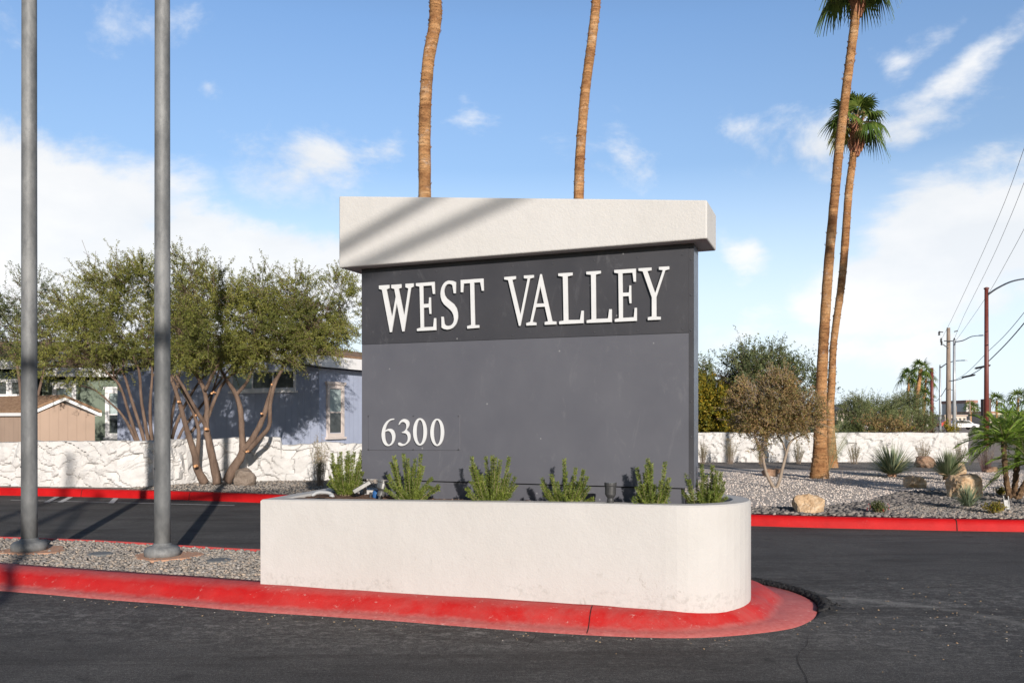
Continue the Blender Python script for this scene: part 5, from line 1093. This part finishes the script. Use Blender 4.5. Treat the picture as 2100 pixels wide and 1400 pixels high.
# distant buildings
def block(name, label, x0, x1, yt, Y, col, dpt=12, wins=0, roofc=None, par=.3):
    a = At(x0, yt, Y); b = At(x1, yt, Y); e = empty(name, (a.x, Y, 0), label, 'building', 'buildings beyond the street'); mm = simple(name+str(x0), col, tuple(x*1.1 for x in col), 1, .8)
    mb = MB(); w = b.x-a.x; mb.box((a.x, Y, -.05), (w, 0, 0), (0, dpt, 0), (0, 0, a.z+.05)); recalc(mb.build('wall', mm, e))
    mb = MB(); mb.box((a.x-.2, Y-.2, a.z), (w+.4, 0, 0), (0, dpt+.4, 0), (0, 0, par)); recalc(mb.build('roof', simple(name+str(x0)+'r', roofc or tuple(x*.8 for x in col)), e))
    for k in range(wins):
        u = a.x+w*(k+.25)/wins; mb = MB(); mb.box((u, Y-.05, .8), (w/wins*.5, 0, 0), (0, .06, 0), (0, 0, min(1.8, a.z-1.2))); recalc(mb.build('window', M['winglass'], e))
    return e
block('shop_building', 'pale tan low building left behind the palo verde row', 1716, 1766, 846, 150, (.55, .46, .38), 14, 4)
block('shop_building', 'small tan tower with a dark top right of the palm trunks', 1727, 1737, 832, 156, (.50, .42, .36), 6, 0, (.2, .17, .15))
block('shop_building', 'long white low building beneath the palo verdes', 1766, 1905, 852, 165, (.60, .56, .52), 16, 9)
block('shop_building', 'white and terracotta building between the poles far down the street', 1938, 1982, 853, 185, (.55, .47, .40), 16, 5, (.42, .33, .27))
block('shop_building', 'tall white building with red roof edge near the maroon post', 1982, 2003, 826, 210, (.66, .62, .58), 12, 2, (.34, .18, .14), .7)
block('shop_building', 'beige building behind the date palm at the right edge', 2030, 2160, 846, 190, (.52, .44, .36), 16, 8, (.42, .2, .13))
def signboard(px0, px1, y0, y1, Y, cols, label, yb=885):
    a = At(px0, y1, Y); c = At(px1, y0, Y); e = empty('street_sign', (a.x, Y, 0), label, 'sign'); n = len(cols); w = (c.x-a.x)/n
    for k, col in enumerate(cols): mb = MB(); mb.box((a.x+w*k, Y, a.z), (w, 0, 0), (0, .2, 0), (0, 0, c.z-a.z)); recalc(mb.build('panel', simple('s%d%d' % (px0, k), col), e))
    for x in (a.x+.2*(c.x-a.x), a.x+.8*(c.x-a.x)): mb = MB(); mb.tube([(x, Y+.1, 0), (x, Y+.1, a.z)], .08, 6); mb.build('post', M['steel'], e)
signboard(1746, 1772, 860, 867, 120, [(.55, .03, .03)], 'long red sign band over the wall right of the palm trunks')
signboard(1800, 1812, 850, 862, 110, [(.08, .25, .5)], 'small blue sign glimpsed through the palo verdes')
signboard(1812, 1822, 849, 868, 112, [(.75, .50, .05), (.7, .3, .25)], 'yellow and orange banner glimpsed between palo verde trunks')
def car(px, py, Y, col, label, rz=0):
    b = At(px, py, Y); b.z = 0; e = empty('parked_car', b, label, 'car', 'cars on the far street'); m_ = simple('car'+str(px), col, rough=.25)
    prof_ = [(-2.2, .35), (2.2, .35), (2.25, .75), (1.4, .92), (.7, 1.38), (-1.0, 1.42), (-1.8, .98), (-2.2, .9)]
    mb = MB(); mb.prism([[b+Vector((x, -.85, z)) for x, z in prof_]], Vector((0, 1, 0)), 1.7); bevel(recalc(mb.build('body', m_, e)), .06, 3)
    mb = MB(); mb.prism([[b+Vector((x, -.865, z)) for x, z in [(1.15, .95), (.62, 1.30), (-.95, 1.33), (-1.5, .98)]]], Vector((0, 1, 0)), 1.73); recalc(mb.build('window', M['winglass'], e))
    for x in (-1.4, 1.4):
        for y in (-.88, .68): mb = MB(); mb.tube([b+Vector((x, y, .33)), b+Vector((x, y+.2, .33))], .33, 16); mb.build('wheel', M['lampblack'], e)
car(1972, 878, 128, (.75, .75, .75), 'white car on the street right of the steel lamp post')
car(1948, 876, 150, (.45, .04, .03), 'red car far down the street behind the wooden pole')
# added post, no real lamp: unseen arms shaped to cast slanting shadows
sd3 = Vector((-SX, 1, 0)).normalized()*math.cos(EL)-U*math.sin(EL)
def back(px, py, D): return sl(px, py)-sd3*D
D_ = 17.0; a1, a2 = back(560, 586, D_), back(960, 361, D_); b1, b2 = back(600, 612, D_+.5), back(1120, 372, D_+.5)
pb = line_pt(238, 1004, a1.y); e = empty('street_lamp', pb, 'added unseen post behind the viewer with three arms casting slanting shadows', 'street lamp')
mb = MB(); mb.tube([pb, Vector((pb.x, pb.y, a1.z))], [.11, .08], 12); mb.build('shaft', M['galv'], e); hp = Vector((pb.x, pb.y, a1.z-.4))
c1, c2 = G(-10, 1243, 0)-sd3*(D_-2), G(95, 1098, .15)-sd3*(D_-2)
for p, q in ((a1, a2), (b1, b2), (c1, c2)): mb = MB(); mb.tube([hp, p, q], [.055, .05, .045], 8); mb.build('arm', M['galv'], e)

# ------------------------------------------------------------ sky, sun, camera
w = bpy.data.worlds.new('World'); sc.world = w; w.use_nodes = True; nt = w.node_tree; N = nt.nodes; Lk = nt.links; N.clear()
out = N.new('ShaderNodeOutputWorld'); bg = N.new('ShaderNodeBackground'); Lk.new(bg.outputs[0], out.inputs[0])
sky = N.new('ShaderNodeTexSky'); sky.sky_type = 'NISHITA'; sky.sun_disc = False; sky.sun_elevation = EL; sky.sun_rotation = math.pi-math.atan(SX); sky.altitude = 300; sky.air_density = 1.0; sky.dust_density = .6; sky.ozone_density = 1.5
SKYS = .138; bg.inputs[1].default_value = SKYS
tc = N.new('ShaderNodeTexCoord')
def vm(op, a, b=None):
    x = N.new('ShaderNodeVectorMath'); x.operation = op
    for i, v in enumerate((a, b)):
        if v is None: continue
        if isinstance(v, (tuple, list, Vector)): x.inputs[i].default_value = tuple(v)
        else: Lk.new(v, x.inputs[i])
    return x
def mth(op, a, b=0, c=False):
    x = N.new('ShaderNodeMath'); x.operation = op; x.use_clamp = c
    for i, v in enumerate((a, b)):
        if isinstance(v, (int, float)): x.inputs[i].default_value = v
        else: Lk.new(v, x.inputs[i])
    return x.outputs[0]
def nz(scale, detail, rough, st=(1, 1, 1), off=(0, 0, 0), dist=0):
    m_ = N.new('ShaderNodeMapping'); m_.inputs['Scale'].default_value = st; m_.inputs['Location'].default_value = off; Lk.new(tc.outputs['Generated'], m_.inputs[0])
    t = N.new('ShaderNodeTexNoise'); t.inputs['Scale'].default_value = scale; t.inputs['Detail'].default_value = detail; t.inputs['Roughness'].default_value = rough; t.inputs['Distortion'].default_value = dist; Lk.new(m_.outputs[0], t.inputs['Vector']); return t.outputs['Fac']
warpn = N.new('ShaderNodeTexNoise'); warpn.inputs['Scale'].default_value = 7; warpn.inputs['Detail'].default_value = 6; Lk.new(tc.outputs['Generated'], warpn.inputs['Vector'])
wv = vm('SUBTRACT', warpn.outputs['Color'], (.5, .5, .5)); wv2 = vm('MULTIPLY', wv.outputs[0], (.10, .10, .10)); dirv = vm('ADD', tc.outputs['Generated'], wv2.outputs[0]).outputs[0]
def blob(px, py, rx, ry, k=1.0, tilt=0):
    d = Vector(((px-1050)/F, 1, (HZ-py)/F)); L = d.length; d = d/L; sub = vm('SUBTRACT', dirv, d).outputs[0]
    if tilt:
        rt = N.new('ShaderNodeVectorRotate'); rt.rotation_type = 'Y_AXIS'; rt.inputs['Angle'].default_value = tilt; Lk.new(sub, rt.inputs['Vector']); sub = rt.outputs[0]
    ms = vm('MULTIPLY', sub, (F*L/rx, 3.0, F*L/ry)); ln = vm('LENGTH', ms.outputs[0]).outputs['Value']
    q = mth('SUBTRACT', 1.0, ln)
    return mth('MULTIPLY', q, k) if k > 1 else mth('MINIMUM', q, mth('MULTIPLY', q, k))
BLOBS = [(140, 375, 310, 185, 1.5), (400, 590, 660, 170, 2.0), (640, 370, 220, 130, .8), (310, 35, 360, 110, .6), (435, 185, 95, 60, .65), (965, 245, 58, 50, .3), (100, 225, 90, 50, .3),
         (2040, 480, 300, 190, 1.8), (1880, 590, 280, 120, 1.5), (1525, 520, 115, 90, .9), (1830, 700, 260, 75, .9), (1500, 680, 130, 70, .75), (1815, 110, 85, 75, .5), (1880, 235, 190, 60, .55), (2010, 130, 260, 80, .8, .45), (1950, 60, 190, 80, .55), (1690, 290, 90, 70, .55)]
acc = None
for bl in BLOBS:
    v = blob(*bl); acc = v if acc is None else mth('MAXIMUM', acc, v)
# far from the photographed part of the sky the same broken cloud continues
n1 = nz(5.5, 9, .62, (1, 1, 1.6), (3, 1, 0), .3); n2 = nz(2.2, 4, .55, (1, 1, 2.2), (7, 2, 4))
sepd = N.new('ShaderNodeSeparateXYZ'); Lk.new(tc.outputs['Generated'], sepd.inputs[0])
behind = mth('MULTIPLY', mth('SUBTRACT', .55, sepd.outputs[1], True), mth('SUBTRACT', n2, .48)); acc = mth('MAXIMUM', acc, mth('MULTIPLY', behind, .8))
dens = mth('ADD', acc, mth('MULTIPLY', mth('SUBTRACT', n1, .575), 2.4))
cr = N.new('ShaderNodeValToRGB'); cr.color_ramp.interpolation = 'EASE'; cr.color_ramp.elements[0].position = .06; cr.color_ramp.elements[0].color = (0, 0, 0, 1); cr.color_ramp.elements[1].position = .62; cr.color_ramp.elements[1].color = (1, 1, 1, 1); Lk.new(dens, cr.inputs[0])
K = 1/SKYS
shade = N.new('ShaderNodeValToRGB'); e0 = shade.color_ramp.elements; e0[0].position = .35; e0[0].color = (.84, .87, .91, 1); e0[1].position = .6; e0[1].color = (.98, .98, .98, 1); Lk.new(nz(4, 6, .6, (1, 1, 2), (1, 5, 2.06)), shade.inputs[0])
cm = vm('MULTIPLY', shade.outputs[0], (K, K, K)).outputs[0]
gr = N.new('ShaderNodeMix'); gr.data_type = 'RGBA'; gr.blend_type = 'MULTIPLY'; gr.inputs[0].default_value = 1; Lk.new(sky.outputs[0], gr.inputs[6]); gr.inputs[7].default_value = (1.02, 1.12, 1.27, 1)
hz = N.new('ShaderNodeMix'); hz.data_type = 'RGBA'; Lk.new(gr.outputs[2], hz.inputs[6]); hz.inputs[7].default_value = (.80*K, .90*K, .99*K, 1)
hr = N.new('ShaderNodeValToRGB'); he = hr.color_ramp.elements; he.new(.13); he.new(.28); he[0].position = 0; he[0].color = (1, 1, 1, 1); he[1].color = (.72,)*3+(1,); he[2].color = (.09,)*3+(1,); he[3].position = .42; he[3].color = (0, 0, 0, 1); Lk.new(sepd.outputs[2], hr.inputs[0]); Lk.new(mth('MULTIPLY', hr.outputs[0], mth('ADD', mth('MULTIPLY', sepd.outputs[1], .9), .30, True)), hz.inputs[0])
mxs = N.new('ShaderNodeMix'); mxs.data_type = 'RGBA'; Lk.new(mth('MULTIPLY', cr.outputs[0], .93), mxs.inputs[0]); Lk.new(hz.outputs[2], mxs.inputs[6]); Lk.new(cm, mxs.inputs[7]); fz = N.new('ShaderNodeValToRGB'); ze = fz.color_ramp.elements; ze.new(.13); ze.new(.28); ze.new(.42); ze.new(.55); zv = [(0, .98), (.13, .95), (.28, .86), (.42, .98), (.55, .8), (.85, .38)]
for q_, (p_, v_) in zip(ze, zv): q_.position = p_; q_.color = (v_, v_, v_, 1)
Lk.new(sepd.outputs[2], fz.inputs[0]); fy = mth('ADD', .45, mth('MULTIPLY', mth('ADD', sepd.outputs[1], .35, True), .62)); fy = mth('MINIMUM', fy, 1.0)
fin_ = vm('MULTIPLY', mxs.outputs[2], fz.outputs[0]); fin2 = N.new('ShaderNodeVectorMath'); fin2.operation = 'SCALE'; Lk.new(fin_.outputs[0], fin2.inputs[0]); Lk.new(fy, fin2.inputs['Scale']); Lk.new(fin2.outputs[0], bg.inputs[0])
TINT = gr
sl_ = bpy.data.lights.new('Sun', 'SUN'); sl_.energy = 4.9; sl_.angle = math.radians(.53); sl_.color = (1, .925, .85); so = bpy.data.objects.new('Sun', sl_); COL.objects.link(so)
so.rotation_euler = sd3.to_track_quat('-Z', 'Y').to_euler()
cam = bpy.data.cameras.new('Camera'); cam.sensor_width = 36; cam.lens = F/2100*36; cam.shift_y = (HZ-700)/2100; cam.clip_end = 3000; co = bpy.data.objects.new('Camera', cam); COL.objects.link(co); co.location = (0, 0, CH); co.rotation_euler = (math.radians(90), 0, 0); sc.camera = co
vs = sc.view_settings; vs.view_transform = 'Standard'; vs.look = 'None'; vs.gamma = 1; vs.exposure = 0.19; vs.use_curve_mapping = False
sc.cycles.max_bounces = 6
